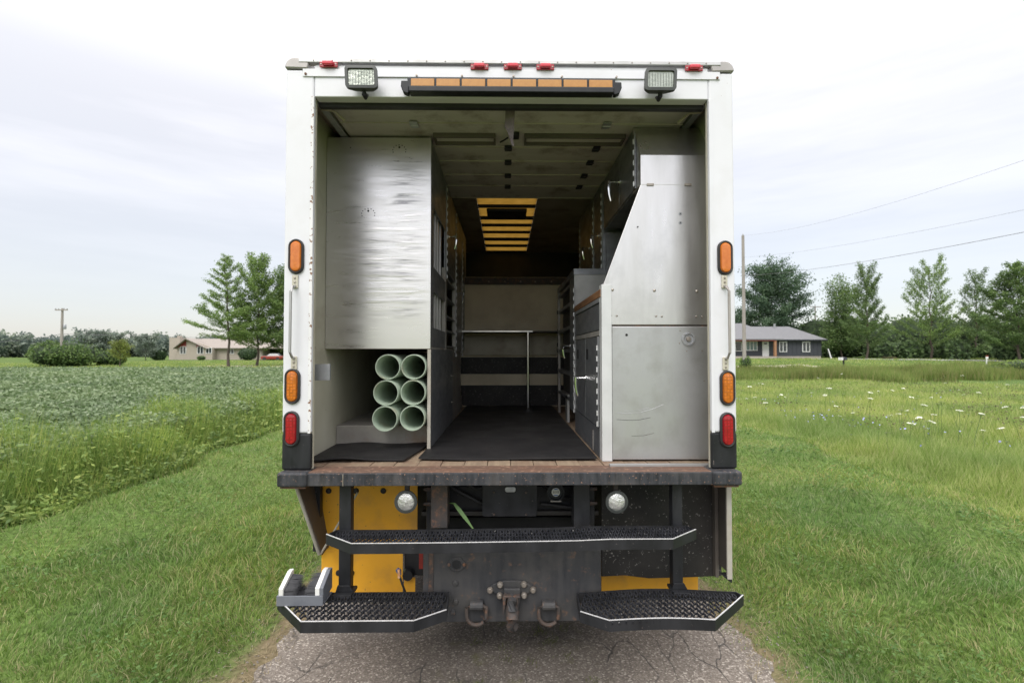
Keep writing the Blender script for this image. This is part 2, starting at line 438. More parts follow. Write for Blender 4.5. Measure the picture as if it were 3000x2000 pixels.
def asphalt_mat():
    m = bpy.data.materials.new('old_asphalt')
    m.use_nodes = True
    t = m.node_tree
    L = t.links.new
    b = t.nodes['Principled BSDF']
    b.inputs['Roughness'].default_value = 0.85
    tc = t.nodes.new('ShaderNodeTexCoord')
    # aggregate stones
    v = N(t, 'ShaderNodeTexVoronoi', i_Scale=120.0); L(tc.outputs['Object'], v.inputs['Vector'])
    rs = ramp(t, [(0.0, (0.095, 0.080, 0.066)), (0.5, (0.138, 0.118, 0.098)), (0.85, (0.19, 0.166, 0.14)), (1.0, (0.33, 0.30, 0.26))])
    sv = t.nodes.new('ShaderNodeSeparateColor'); L(v.outputs['Color'], sv.inputs[0]); L(sv.outputs[0], rs.inputs[0])
    # tyre-polished paler tracks left and right, darker middle with moss
    n = N(t, 'ShaderNodeTexNoise', i_Scale=1.3, i_Detail=5.0); L(tc.outputs['Object'], n.inputs['Vector'])
    sp = t.nodes.new('ShaderNodeSeparateXYZ'); L(tc.outputs['Object'], sp.inputs[0])
    ax = N(t, 'ShaderNodeMath', operation='ABSOLUTE'); L(sp.outputs['X'], ax.inputs[0])
    mr = N(t, 'ShaderNodeMapRange', interpolation_type='SMOOTHSTEP', i_1=0.25, i_2=0.85, i_3=0.60, i_4=1.2); L(ax.outputs[0], mr.inputs[0])
    nn = N(t, 'ShaderNodeMapRange', i_1=0.3, i_2=0.7, i_3=0.85, i_4=1.15); L(n.outputs['Fac'], nn.inputs[0])
    mu = N(t, 'ShaderNodeMath', operation='MULTIPLY'); L(mr.outputs[0], mu.inputs[0]); L(nn.outputs[0], mu.inputs[1])
    cb = t.nodes.new('ShaderNodeCombineXYZ')
    for k in range(3): L(mu.outputs[0], cb.inputs[k])
    mm = N(t, 'ShaderNodeMix', data_type='RGBA', blend_type='MULTIPLY'); mm.inputs[0].default_value = 1
    L(rs.outputs[0], mm.inputs[6]); L(cb.outputs[0], mm.inputs[7])
    # moss
    n2 = N(t, 'ShaderNodeTexNoise', i_Scale=7.0, i_Detail=6.0, i_Roughness=0.7); L(tc.outputs['Object'], n2.inputs['Vector'])
    r2 = ramp(t, [(0.56, 0.0), (0.68, 0.75)]); L(n2.outputs['Fac'], r2.inputs[0])
    mr2 = N(t, 'ShaderNodeMapRange', interpolation_type='SMOOTHSTEP', i_1=0.2, i_2=0.6, i_3=1.0, i_4=0.05); L(ax.outputs[0], mr2.inputs[0])
    f2 = N(t, 'ShaderNodeMath', operation='MULTIPLY'); L(r2.outputs[0], f2.inputs[0]); L(mr2.outputs[0], f2.inputs[1])
    m2 = N(t, 'ShaderNodeMix', data_type='RGBA'); L(f2.outputs[0], m2.inputs[0]); L(mm.outputs[2], m2.inputs[6]); m2.inputs[7].default_value = (0.075, 0.075, 0.03, 1)
    L(m2.outputs[2], b.inputs['Base Color'])
    # fine cracks
    mp = t.nodes.new('ShaderNodeMapping'); mp.inputs['Scale'].default_value = (1.5, 0.7, 1); L(tc.outputs['Object'], mp.inputs[0])
    nd = N(t, 'ShaderNodeTexNoise', i_Scale=3.0, i_Detail=4.0); L(mp.outputs[0], nd.inputs['Vector'])
    vm = N(t, 'ShaderNodeVectorMath', operation='SCALE'); L(nd.outputs['Color'], vm.inputs[0]); vm.inputs['Scale'].default_value = 0.35
    va = N(t, 'ShaderNodeVectorMath', operation='ADD'); L(mp.outputs[0], va.inputs[0]); L(vm.outputs[0], va.inputs[1])
    vc = N(t, 'ShaderNodeTexVoronoi', feature='DISTANCE_TO_EDGE', i_Scale=3.4); L(va.outputs[0], vc.inputs['Vector'])
    rc = ramp(t, [(0.0, 0.0), (0.028, 1.0)]); L(vc.outputs['Distance'], rc.inputs[0])
    nm = N(t, 'ShaderNodeTexNoise', i_Scale=1.6, i_Detail=2.0); L(tc.outputs['Object'], nm.inputs['Vector'])
    rm = ramp(t, [(0.46, 1.0), (0.60, 0.0)]); L(nm.outputs['Fac'], rm.inputs[0])
    mxx = N(t, 'ShaderNodeMath', operation='MAXIMUM'); L(rc.outputs[0], mxx.inputs[0]); L(rm.outputs[0], mxx.inputs[1])
    m3 = N(t, 'ShaderNodeMix', data_type='RGBA'); L(mxx.outputs[0], m3.inputs[0]); m3.inputs[6].default_value = (0.03, 0.027, 0.024, 1); L(m2.outputs[2], m3.inputs[7])
    L(m3.outputs[2], b.inputs['Base Color'])
    hh = N(t, 'ShaderNodeMath', operation='MULTIPLY_ADD', i_1=0.35); L(v.outputs['Distance'], hh.inputs[0]); L(mxx.outputs[0], hh.inputs[2])
    bp = N(t, 'ShaderNodeBump', i_Strength=0.7, i_Distance=0.005); L(hh.outputs[0], bp.inputs['Height'])
    L(bp.outputs[0], b.inputs['Normal'])
    MATS['asphalt'] = m
asphalt_mat()


def ground_mat():
    m = bpy.data.materials.new('turf_ground')
    m.use_nodes = True
    t = m.node_tree
    L = t.links.new
    b = t.nodes['Principled BSDF']
    b.inputs['Roughness'].default_value = 0.95
    b.inputs['Specular IOR Level'].default_value = 0.1
    tc = t.nodes.new('ShaderNodeTexCoord')
    n = N(t, 'ShaderNodeTexNoise', i_Scale=0.35, i_Detail=8.0, i_Roughness=0.65); L(tc.outputs['Object'], n.inputs['Vector'])
    r = ramp(t, [(0.3, (0.075, 0.125, 0.030)), (0.5, (0.105, 0.165, 0.042)), (0.72, (0.15, 0.19, 0.06))]); L(n.outputs['Fac'], r.inputs[0])
    n4 = N(t, 'ShaderNodeTexNoise', i_Scale=22.0, i_Detail=5.0); L(tc.outputs['Object'], n4.inputs['Vector'])
    r4 = ramp(t, [(0.35, 0.45), (0.65, 1.15)]); L(n4.outputs['Fac'], r4.inputs[0])
    m4 = N(t, 'ShaderNodeMix', data_type='RGBA', blend_type='MULTIPLY'); m4.inputs[0].default_value = 1
    L(r.outputs[0], m4.inputs[6]); L(r4.outputs[0], m4.inputs[7])
    # bare soil next to the driveway
    sp = t.nodes.new('ShaderNodeSeparateXYZ'); L(tc.outputs['Object'], sp.inputs[0])
    ax = N(t, 'ShaderNodeMath', operation='ABSOLUTE'); L(sp.outputs['X'], ax.inputs[0])
    n2 = N(t, 'ShaderNodeTexNoise', i_Scale=3.5, i_Detail=5.0); L(tc.outputs['Object'], n2.inputs['Vector'])
    a1 = N(t, 'ShaderNodeMath', operation='MULTIPLY_ADD', i_1=0.9, i_2=-0.45); L(n2.outputs['Fac'], a1.inputs[0])
    a2 = N(t, 'ShaderNodeMath', operation='ADD'); L(ax.outputs[0], a2.inputs[0]); L(a1.outputs[0], a2.inputs[1])
    rs = N(t, 'ShaderNodeMapRange', interpolation_type='SMOOTHSTEP', i_1=1.30, i_2=1.62, i_3=0.9, i_4=0.0); L(a2.outputs[0], rs.inputs[0])
    n3 = N(t, 'ShaderNodeTexNoise', i_Scale=40.0, i_Detail=4.0); L(tc.outputs['Object'], n3.inputs['Vector'])
    r3 = ramp(t, [(0.3, (0.13, 0.10, 0.06)), (0.7, (0.24, 0.185, 0.12))]); L(n3.outputs['Fac'], r3.inputs[0])
    ms = N(t, 'ShaderNodeMix', data_type='RGBA'); L(rs.outputs[0], ms.inputs[0]); L(m4.outputs[2], ms.inputs[6]); L(r3.outputs[0], ms.inputs[7])
    L(ms.outputs[2], b.inputs['Base Color'])
    bp = N(t, 'ShaderNodeBump', i_Strength=0.5, i_Distance=0.03); L(n4.outputs['Fac'], bp.inputs['Height']); L(bp.outputs[0], b.inputs['Normal'])
    MATS['turf'] = m
ground_mat()
mat('gravel_pale', (0.50, 0.45, 0.38), (0.42, 0.37, 0.31), 5, rough=0.95)
mat('road_grey', (0.30, 0.30, 0.30), (0.25, 0.25, 0.25), 3, rough=0.9)
leafmat('lawn_blade', [(0.052, 0.100, 0.019), (0.082, 0.148, 0.029), (0.112, 0.182, 0.044), (0.14, 0.185, 0.065), (0.24, 0.23, 0.13)], patch=0.7,
        patch_cols=((0.74, 0.82, 0.84), (1.34, 1.14, 0.98)), k=1.6)
leafmat('clover_leaf', [(0.055, 0.115, 0.03), (0.08, 0.145, 0.04), (0.10, 0.165, 0.05)], patch=0.7)
leafmat('meadow_blade', [(0.10, 0.15, 0.03), (0.155, 0.21, 0.055), (0.205, 0.245, 0.085), (0.27, 0.265, 0.14)], patch=0.35,
        patch_cols=((0.72, 0.82, 0.72), (1.2, 1.12, 1.0)), k=1.75)
leafmat('weed_blade', [(0.055, 0.105, 0.025), (0.095, 0.155, 0.038), (0.15, 0.205, 0.06), (0.24, 0.26, 0.10)], patch=1.5,
        patch_cols=((0.75, 0.80, 0.75), (1.45, 1.35, 1.05)), k=1.85)
leafmat('ditch_blade', [(0.055, 0.095, 0.022), (0.095, 0.14, 0.035), (0.13, 0.16, 0.05), (0.17, 0.16, 0.08)], patch=0.25,
        patch_cols=((0.80, 0.74, 0.66), (1.2, 1.2, 1.05)), k=1.65)
leafmat('moss_blade', [(0.07, 0.09, 0.03), (0.10, 0.11, 0.04)], k=1.2)
leafmat('weed_leaf', [(0.06, 0.10, 0.03), (0.10, 0.15, 0.04), (0.16, 0.20, 0.06)], patch=1.2, k=1.8)
leafmat('bean_leaf', [(0.068, 0.108, 0.044), (0.095, 0.142, 0.063), (0.125, 0.170, 0.088), (0.165, 0.205, 0.128)], patch=0.25,
        patch_cols=((0.80, 0.82, 0.80), (1.15, 1.1, 1.0)), rough=0.5, spec=0.5, k=1.65)
mat('bean_under', (0.065, 0.11, 0.045), (0.09, 0.145, 0.07), 3, rough=0.9)
leafmat('crown_light', [(0.060, 0.105, 0.030), (0.095, 0.150, 0.045), (0.130, 0.180, 0.060)], patch=0.5, k=2.0)
leafmat('crown_mid', [(0.040, 0.075, 0.026), (0.065, 0.105, 0.036), (0.090, 0.130, 0.048)], patch=0.5, k=2.0)
leafmat('crown_dark', [(0.025, 0.050, 0.024), (0.042, 0.075, 0.034), (0.060, 0.095, 0.042)], patch=0.5)
leafmat('crown_woods', [(0.040, 0.070, 0.030), (0.062, 0.098, 0.042), (0.085, 0.125, 0.055)], patch=0.15, k=2.0)
leafmat('crown_hazed', [(0.088, 0.115, 0.098), (0.112, 0.142, 0.122), (0.140, 0.165, 0.140)], patch=0.12, k=1.9)  # distance haze is put into this foliage colour, pale and bluish
mat('hazed_core', (0.05, 0.07, 0.06), (0.06, 0.085, 0.07), 2, rough=0.95)  # inner mass of the far woods, with the same haze tint
leafmat('crown_pine', [(0.030, 0.058, 0.036), (0.048, 0.082, 0.050), (0.066, 0.100, 0.060)], patch=0.5, k=2.0)
leafmat('crown_yellow', [(0.11, 0.15, 0.03), (0.15, 0.19, 0.04), (0.19, 0.22, 0.06)], patch=0.5)
leafmat('crown_red', [(0.075, 0.070, 0.045), (0.10, 0.09, 0.05), (0.12, 0.11, 0.06)], patch=0.5)
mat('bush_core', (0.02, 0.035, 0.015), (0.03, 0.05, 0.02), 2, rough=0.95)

# ------------------------------------------------------------------ mesh helpers


def tag(o, label=None, cat=None, group=None, kind=None):
    if label: o['label'] = label
    if cat: o['category'] = cat
    if group: o['group'] = group
    if kind: o['kind'] = kind
    return o


def empty(name, loc, label, cat, group=None):
    o = bpy.data.objects.new(name, None)
    o.location = loc
    o.empty_display_size = 0.3
    col.objects.link(o)
    return tag(o, label, cat, group)


class MB:
    def __init__(s):
        s.v, s.f = [], []

    def add(s, vs, fs):
        k = len(s.v)
        s.v += [tuple(v) for v in vs]
        s.f += [tuple(i + k for i in f) for f in fs]
        return s

    def box(s, x0, x1, y0, y1, z0, z1):
        return s.add([(x0, y0, z0), (x1, y0, z0), (x1, y1, z0), (x0, y1, z0), (x0, y0, z1), (x1, y0, z1), (x1, y1, z1), (x0, y1, z1)],
                     [(0, 3, 2, 1), (4, 5, 6, 7), (0, 1, 5, 4), (1, 2, 6, 5), (2, 3, 7, 6), (3, 0, 4, 7)])

    def prism(s, poly, off):
        """closed polygon of 3-D points pushed by the vector off"""
        n = len(poly)
        a = [Vector(p) for p in poly]
        b = [p + Vector(off) for p in a]
        return s.add(a + b, [tuple(range(n))[::-1], tuple(range(n, 2 * n))] + [(i, (i + 1) % n, n + (i + 1) % n, n + i) for i in range(n)])

    def tube(s, path, r, n=8, cap=True):
        path = [Vector(p) for p in path]
        rs = r if hasattr(r, '__len__') else [r] * len(path)
        k = len(s.v)
        up = None
        for i, p in enumerate(path):
            d = (path[min(i + 1, len(path) - 1)] - path[max(i - 1, 0)]).normalized()
            ref = Vector((0, 0, 1)) if abs(d.z) < 0.9 else Vector((1, 0, 0))
            a = d.cross(ref).normalized()
            b = d.cross(a)
            for j in range(n):
                t = 2 * math.pi * j / n
                s.v.append(tuple(p + (a * math.cos(t) + b * math.sin(t)) * rs[i]))
        for i in range(len(path) - 1):
            for j in range(n):
                s.f.append((k + i * n + j, k + i * n + (j + 1) % n, k + (i + 1) * n + (j + 1) % n, k + (i + 1) * n + j))
        if cap:
            s.f.append(tuple(k + j for j in range(n))[::-1])
            e = k + (len(path) - 1) * n
            s.f.append(tuple(e + j for j in range(n)))
        return s

    def lathe(s, prof, c, axis='y', n=24, sx=1.0, sz=1.0):
        """profile of (radius, distance along axis) round centre c"""
        k = len(s.v)
        c = Vector(c)
        for (r, h) in prof:
            for j in range(n):
                t = 2 * math.pi * j / n
                if axis == 'y':
                    s.v.append(tuple(c + Vector((r * math.cos(t) * sx, h, r * math.sin(t) * sz))))
                elif axis == 'x':
                    s.v.append(tuple(c + Vector((h, r * math.cos(t) * sx, r * math.sin(t) * sz))))
                else:
                    s.v.append(tuple(c + Vector((r * math.cos(t) * sx, r * math.sin(t) * sz, h))))
        for i in range(len(prof) - 1):
            for j in range(n):
                s.f.append((k + i * n + j, k + i * n + (j + 1) % n, k + (i + 1) * n + (j + 1) % n, k + (i + 1) * n + j))
        return s

    def build(s, name, m, parent=None, bevel=0.0, smooth=False, seg=2, fix=True):
        me = bpy.data.meshes.new(name)
        me.from_pydata(s.v, [], s.f)
        if fix:
            import bmesh
            bm = bmesh.new(); bm.from_mesh(me)
            bmesh.ops.recalc_face_normals(bm, faces=bm.faces)
            bm.to_mesh(me); bm.free()
        me.materials.append(MATS[m])
        if smooth:
            me.shade_smooth()
            try:
                me.set_sharp_from_angle(angle=R(40))
            except Exception:
                pass
        o = bpy.data.objects.new(name, me)
        col.objects.link(o)
        if parent is not None:
            o.parent = parent
            w_ = Vector()
            p = parent
            while p is not None:
                w_ += p.location
                p = p.parent
            o.location = -w_
        if bevel:
            b = o.modifiers.new('bevel', 'BEVEL')
            b.width = bevel; b.segments = seg; b.limit_method = 'ANGLE'; b.angle_limit = R(35)
        return o


def box(name, m, parent, x0, x1, y0, y1, z0, z1, bevel=0.0, **kw):
    return MB().box(min(x0, x1), max(x0, x1), min(y0, y1), max(y0, y1), min(z0, z1), max(z0, z1)).build(name, m, parent, bevel, **kw)


def np_mesh(name, V, quads=None, tris=None, mats=(), mat_idx=None):
    me = bpy.data.meshes.new(name)
    nv = len(V)
    me.vertices.add(nv)
    me.vertices.foreach_set('co', np.ascontiguousarray(V, dtype=np.float32).ravel())
    loops, starts, totals = [], [], []
    k = 0
    for F in (quads, tris):
        if F is None or len(F) == 0:
            continue
        F = np.asarray(F)
        loops.append(F.ravel())
        starts.append(k + np.arange(len(F)) * F.shape[1])
        totals.append(np.full(len(F), F.shape[1]))
        k += F.size
    loops = np.concatenate(loops); starts = np.concatenate(starts); totals = np.concatenate(totals)
    me.loops.add(len(loops)); me.loops.foreach_set('vertex_index', loops.astype(np.int32))
    me.polygons.add(len(starts)); me.polygons.foreach_set('loop_start', starts.astype(np.int32))
    try:
        me.polygons.foreach_set('loop_total', totals.astype(np.int32))
    except Exception:
        pass
    for mm in mats:
        me.materials.append(MATS[mm])
    if mat_idx is not None:
        me.polygons.foreach_set('material_index', mat_idx.astype(np.int32))
    me.update(calc_edges=True)
    return me


def obj(name, me, parent=None, loc=(0, 0, 0)):
    o = bpy.data.objects.new(name, me)
    o.location = loc
    col.objects.link(o)
    if parent is not None:
        o.parent = parent
    return o


# ------------------------------------------------------------------ ground
def sstep(a, b, x):
    t = np.clip((x - a) / (b - a), 0, 1)
    return t * t * (3 - 2 * t)


def gz(x, y):
    x = np.asarray(x, float); y = np.asarray(y, float)
    right = sstep(42, 66, y) * sstep(6, 22, x) * 0.92
    left = sstep(50, 90, y) * sstep(6, -10, x) * 0.30
    bank = np.exp(-((y - 33) / 5.0) ** 2) * sstep(3, 7, x) * 0.10
    lumps = 0.03 * np.sin(x * 1.3 + 0.6 * np.sin(y)) * np.sin(y * 0.9 + 1) * sstep(1.6, 3.5, np.abs(x))
    return right + left + bank + lumps


gx = np.unique(np.concatenate([np.linspace(-12, 12, 97), np.linspace(-60, 60, 121), np.linspace(-1800, 1800, 61)]))
gy = np.unique(np.concatenate([np.linspace(-14, 26, 81), np.linspace(-40, 120, 121), np.linspace(-600, 2400, 61)]))
GX, GY = np.meshgrid(gx, gy)
V = np.stack([GX.ravel(), GY.ravel(), gz(GX, GY).ravel()], 1)
nx, ny = len(gx), len(gy)
I = (np.arange(ny - 1)[:, None] * nx + np.arange(nx - 1)[None]).ravel()
me = np_mesh('ground', V, quads=np.stack([I, I + 1, I + nx + 1, I + nx], 1), mats=['turf'])
me.shade_smooth()
tag(obj('ground', me), kind='structure')


def strip(name, m, left, right, z=0.006, kind='structure'):
    """a sheet between two polylines, following the ground"""
    V, F = [], []
    for k, (a, b) in enumerate(zip(left, right)):
        for p in (a, b):
            V.append((p[0], p[1], float(gz(p[0], p[1])) + z))
        if k:
            F.append((2 * k - 2, 2 * k - 1, 2 * k + 1, 2 * k))
    me = bpy.data.meshes.new(name)
    me.from_pydata(V, [], F)
    me.materials.append(MATS[m])
    return tag(obj(name, me), kind=kind)


ys = np.arange(-12, 60, 0.05)
wob = lambda y, s: 0.045 * math.sin(y * 2.1 + s) + 0.018 * math.sin(y * 31 + s) + 0.025 * math.sin(y * 19 + 3 * s) + 0.03 * math.sin(y * 5.3 + 2 * s) + 0.02 * math.sin(y * 13 + s)
strip('driveway', 'asphalt', [(-1.30 + wob(y, 0), y) for y in ys], [(1.31 + wob(y, 3), y) for y in ys])


def road(name, m, pts, width, z=0.012):
    l, r = [], []
    for i, p in enumerate(pts):
        a = Vector(pts[max(i - 1, 0)]); b = Vector(pts[min(i + 1, len(pts) - 1)])
        d = (b - a).normalized(); nrm = Vector((-d.y, d.x)) * width / 2
        l.append((p[0] + nrm.x, p[1] + nrm.y)); r.append((p[0] - nrm.x, p[1] - nrm.y))
    return strip(name, m, l, r, z)


def G(px, py):   # ground point for a pixel (flat ground)
    d = RM @ Vector(((px - 1500) / FPX, -(py - 1000) / FPX, -1))
    q = CAM + d * (-CAM.z / d.z)
    return (q.x, q.y)


def interp(pts, n=24):
    out = []
    for i in range(len(pts) - 1):
        for k in range(n):
            t = k / n
            out.append((pts[i][0] * (1 - t) + pts[i + 1][0] * t, pts[i][1] * (1 - t) + pts[i + 1][1] * t))
    out.append(pts[-1])
    return out


road('gravel_drive', 'gravel_pale', interp([(-38, 62), (-28, 60), (-14, 62), (0, 66)]), 5.0)
road('house_drive', 'gravel_pale', interp([(12, 52), (20, 49), (26, 50), (33, 52)]), 3.0)
road('far_road', 'road_grey', interp([(42, 66), (52, 62), (66, 58), (90, 52)]), 3.0, 0.03)

# ------------------------------------------------------------------ grasses and crops (nobody could count them)


def polar(n, r0, r1, a0, a1):
    r = r0 * (r1 / r0) ** rng.random(n)
    a = np.radians(a0 + (a1 - a0) * rng.random(n))
    return np.stack([CAM.x + r * np.sin(a), CAM.y + r * np.cos(a)], 1), r


def vnoise(x, y, s):
    return 0.5 + 0.25 * (np.sin(x * s + 1.3 * np.sin(y * s * 0.7 + 1)) + np.sin(y * s * 1.1 + 1.7 * np.sin(x * s * 0.6 + 2)))


def blades(P, h, wd, lean, two=True):
    """P (n,3) base points -> V, quads, tris"""
    n = len(P)
    a = rng.random(n) * 2 * np.pi
    b = 4.0 * vnoise(P[:, 0], P[:, 1], 3.3) * np.pi + rng.normal(0, 1.1, n)
    side = np.stack([np.cos(a), np.sin(a), np.zeros(n)], 1) * (wd / 2)[:, None]
    ln = np.stack([np.cos(b), np.sin(b), np.zeros(n)], 1) * (h * lean * (0.3 + rng.random(n)))[:, None]
    up = np.stack([np.zeros(n), np.zeros(n), h], 1)
    if two:
        V = np.stack([P - side, P + side, P + side * 0.8 + up * 0.6 + ln * 0.35, P - side * 0.8 + up * 0.6 + ln * 0.35, P + up * 0.95 + ln], 1)
        k = np.arange(n)[:, None] * 5
        return V.reshape(-1, 3), k + np.array([[0, 1, 2, 3]]), k + np.array([[3, 2, 4]])
    V = np.stack([P - side, P + side, P + up + ln], 1)
    k = np.arange(n)[:, None] * 3
    return V.reshape(-1, 3), None, k + np.array([[0, 1, 2]])


def merge(parts):
    Vs, Q, T, k = [], [], [], 0
    for (V, q, t) in parts:
        if q is not None: Q.append(q + k)
        if t is not None: T.append(t + k)
        Vs.append(V); k += len(V)
    return np.concatenate(Vs), (np.concatenate(Q) if Q else None), (np.concatenate(T) if T else None)


def leaves(P, size, flat=0.5, aspect=0.6):
    """random diamond leaves centred at P"""
    n = len(P)
    u = rng.normal(size=(n, 3)); u[:, 2] *= flat
    u /= np.linalg.norm(u, axis=1)[:, None]
    v = rng.normal(size=(n, 3)); v[:, 2] *= flat
    v -= (u * v).sum(1)[:, None] * u
    v /= np.linalg.norm(v, axis=1)[:, None]
    s = (size * (0.7 + 0.6 * rng.random(n)))[:, None] / 2
    V = np.stack([P - u * s, P + v * s * aspect, P + u * s, P - v * s * aspect], 1)
    k = np.arange(n)[:, None] * 4
    return V.reshape(-1, 3), k + np.array([[0, 1, 2, 3]]), None


def meadow_edge(x, y):     # the mown strip on the right ends where the meadow starts
    return 5.25 + 0.25 * np.sin(y * 0.8) + 0.1 * np.sin(y * 2.3)


def weed_edge(x, y):
    return -4.75 + 0.18 * np.sin(y * 1.1 + 1) + 0.1 * np.sin(y * 2.9)


# mown lawn beside the driveway
parts = []
P, r = polar(430000, 1.7, 30, -62, 62)
ax = np.abs(P[:, 0]); x, y = P[:, 0], P[:, 1]
edge = 1.14 + 0.26 * vnoise(x, y, 4.0) + 0.08 * vnoise(x, y, 17.0) + 0.12 * rng.random(len(x))
thin = np.clip((ax - edge) / 0.28, 0.22, 1)
tuft = rng.random(len(x)) < thin * (0.72 + 0.28 * vnoise(x, y, 7.0))
keep = (ax > edge) & tuft & (x > weed_edge(x, y) - 0.3) & (x < meadow_edge(x, y) + 0.3)
P, r = P[keep], r[keep]; x, y = P[:, 0], P[:, 1]
P3 = np.stack([x, y, gz(x, y)], 1)
h = (0.026 + 0.042 * rng.random(len(r))) * (0.75 + 0.6 * vnoise(x, y, 2.2)) * np.clip((np.abs(x) - 1.25) / 0.5, 0.5, 1)
wd = 0.0042 * np.maximum(1, (r / 3.0)) ** 0.85
tall = rng.random(len(r)) < 0.02
h = np.where(tall, h * 1.7, h)
near = r < 5.5
parts.append(blades(P3[near], h[near], wd[near], 0.9, True))
parts.append(blades(P3[~near], h[~near], wd[~near], 0.8, False))
# clover and dandelion leaves in the lawn
P, r = polar(30000, 1.9, 14, -60, 60)
x, y = P[:, 0], P[:, 1]
cl = vnoise(x, y, 3.1)
keep = (np.abs(x) > 1.7) & (x > weed_edge(x, y)) & (x < meadow_edge(x, y)) & (cl > 0.62)
P3 = np.stack([x, y, gz(x, y) + 0.035 + 0.02 * rng.random(len(x))], 1)[keep]
cv = leaves(P3, 0.020 * np.maximum(1, r[keep] / 4), 0.25, 0.8)
tag(obj('lawn_clover', np_mesh('lawn_clover', cv[0], cv[1], None, ['clover_leaf'])), 'low clover leaves growing in patches through the mown grass', 'clover', kind='stuff')
V, q, t = merge(parts)
tag(obj('lawn_grass', np_mesh('lawn_grass', V, q, t, ['lawn_blade'])), 'mown green grass on both sides of the driveway', 'grass', kind='stuff')

# dry straw, bare runners and small stones on the worn verge
mat('straw', (0.30, 0.24, 0.14), (0.20, 0.17, 0.09), 30, rough=0.9)
mat('pebble', (0.26, 0.235, 0.21), (0.15, 0.135, 0.12), 30, rough=0.9)
P, r = polar(60000, 1.7, 12, -60, 60)
x, y = P[:, 0], P[:, 1]; ax = np.abs(x)
keep = (ax > 1.22) & (ax < 1.95 + 0.35 * vnoise(x, y, 3.0)) & (rng.random(len(x)) < 1.15 - (ax - 1.2) / 1.0)
x, y = x[keep], y[keep]
P3 = np.stack([x, y, gz(x, y) + 0.004], 1)
straw = blades(P3, 0.012 + 0.02 * rng.random(len(x)), np.full(len(x), 0.0035), 3.2, False)
tag(obj('dry_verge_grass', np_mesh('dry_verge_grass', straw[0], None, straw[2], ['straw'])), 'dry trampled straw along both edges of the driveway', 'dry grass', kind='stuff')
P, r = polar(16000, 1.7, 8, -60, 60)
x, y = P[:, 0], P[:, 1]; ax = np.abs(x)
keep = (ax > 0.95 + 0.25 * rng.random(len(x))) & (ax < 1.55 + 0.2 * rng.random(len(x)))
x, y = x[keep], y[keep]; n = len(x)
sz_ = 0.003 + 0.005 * rng.random(n) ** 2
oc = np.array([[1, 0, 0], [0, 1, 0], [-1, 0, 0], [0, -1, 0], [0, 0, 0.8]])
rot = rng.random(n) * 6.28
cx_ = np.cos(rot)[:, None] * oc[None, :, 0] - np.sin(rot)[:, None] * oc[None, :, 1] * 0.7
cy_ = np.sin(rot)[:, None] * oc[None, :, 0] + np.cos(rot)[:, None] * oc[None, :, 1] * 0.7
V = np.stack([x[:, None] + cx_ * sz_[:, None], y[:, None] + cy_ * sz_[:, None], gz(x, y)[:, None] * (np.abs(x) > 1.3)[:, None] + 0.005 + oc[None, :, 2] * sz_[:, None]], 2).reshape(-1, 3)
k = np.arange(n)[:, None] * 5
t = np.concatenate([k + np.array([[a, (a + 1) % 4, 4]]) for a in range(4)])
tag(obj('loose_gravel', np_mesh('loose_gravel', V, None, t, ['pebble'])), 'loose small stones along the driveway edges', 'gravel', kind='stuff')

# sprigs of grass in the cracked driveway
C = np.stack([rng.normal(0.0, 0.28, 46), 1.9 + 1.8 * rng.random(46)], 1)
Pd = np.repeat(C, 26, 0) + rng.normal(0, 0.022, (46 * 26, 2))
P3 = np.stack([Pd[:, 0], Pd[:, 1], np.full(len(Pd), 0.006)], 1)
V, q, t = blades(P3, 0.008 + 0.014 * rng.random(len(P3)), np.full(len(P3), 0.003), 1.2, True)
tag(obj('driveway_grass', np_mesh('driveway_grass', V, q, t, ['moss_blade'])), 'short grass sprouting from cracks in the driveway', 'grass', kind='stuff')

# meadow on the right
parts = []
P, r = polar(330000, 4.5, 34, 6, 60)
x, y = P[:, 0], P[:, 1]
keep = (x > meadow_edge(x, y)) & (y < 27.5)
P, r, x, y = P[keep], r[keep], x[keep], y[keep]
P3 = np.stack([x, y, gz(x, y)], 1)
grow = np.clip((x - meadow_edge(x, y)) / 0.8, 0.35, 1)
h = (0.11 + 0.15 * rng.random(len(r))) * (0.65 + 0.6 * vnoise(x, y, 1.1)) * grow
wd = 0.0045 * np.maximum(1, r / 4.5) ** 0.9
parts.append(blades(P3, h, wd, 0.55, False))
V, q, t = merge(parts)
tag(obj('meadow_grass', np_mesh('meadow_grass', V, q, t, ['meadow_blade'])), 'yellow green unmown meadow grass right of the mown strip', 'grass', kind='stuff')
# purple-brown weed patches and small blue flowers in the meadow
cc = np.stack([6.5 + 16 * rng.random(40), 9 + 16 * rng.random(40)], 1)
Pw = np.repeat(cc, 70, 0) + rng.normal(0, 0.38, (2800, 2))
Pw = Pw[Pw[:, 0] > meadow_edge(Pw[:, 0], Pw[:, 1]) + 0.2]
P3 = np.stack([Pw[:, 0], Pw[:, 1], 0.12 + 0.25 * rng.random(len(Pw))], 1)
V, q, t = leaves(P3, np.full(len(P3), 0.055), 0.6, 0.5)
tag(obj('meadow_weeds', np_mesh('meadow_weeds', V, q, t, ['crown_red'])), 'brownish seeding weeds in patches in the meadow', 'weeds', kind='stuff')
mat('chicory_blue', (0.30, 0.32, 0.62), (0.36, 0.38, 0.68), 9, rough=0.7)
Pw = np.concatenate([np.stack([rng.normal(6.6, 0.7, 90), rng.normal(10.0, 1.5, 90)], 1), np.stack([5.6 + 10 * rng.random(60), 7 + 10 * rng.random(60)], 1)])
Pw = Pw[Pw[:, 0] > meadow_edge(Pw[:, 0], Pw[:, 1]) + 0.1]
P3 = np.stack([Pw[:, 0], Pw[:, 1], 0.30 + 0.15 * rng.random(len(Pw))], 1)
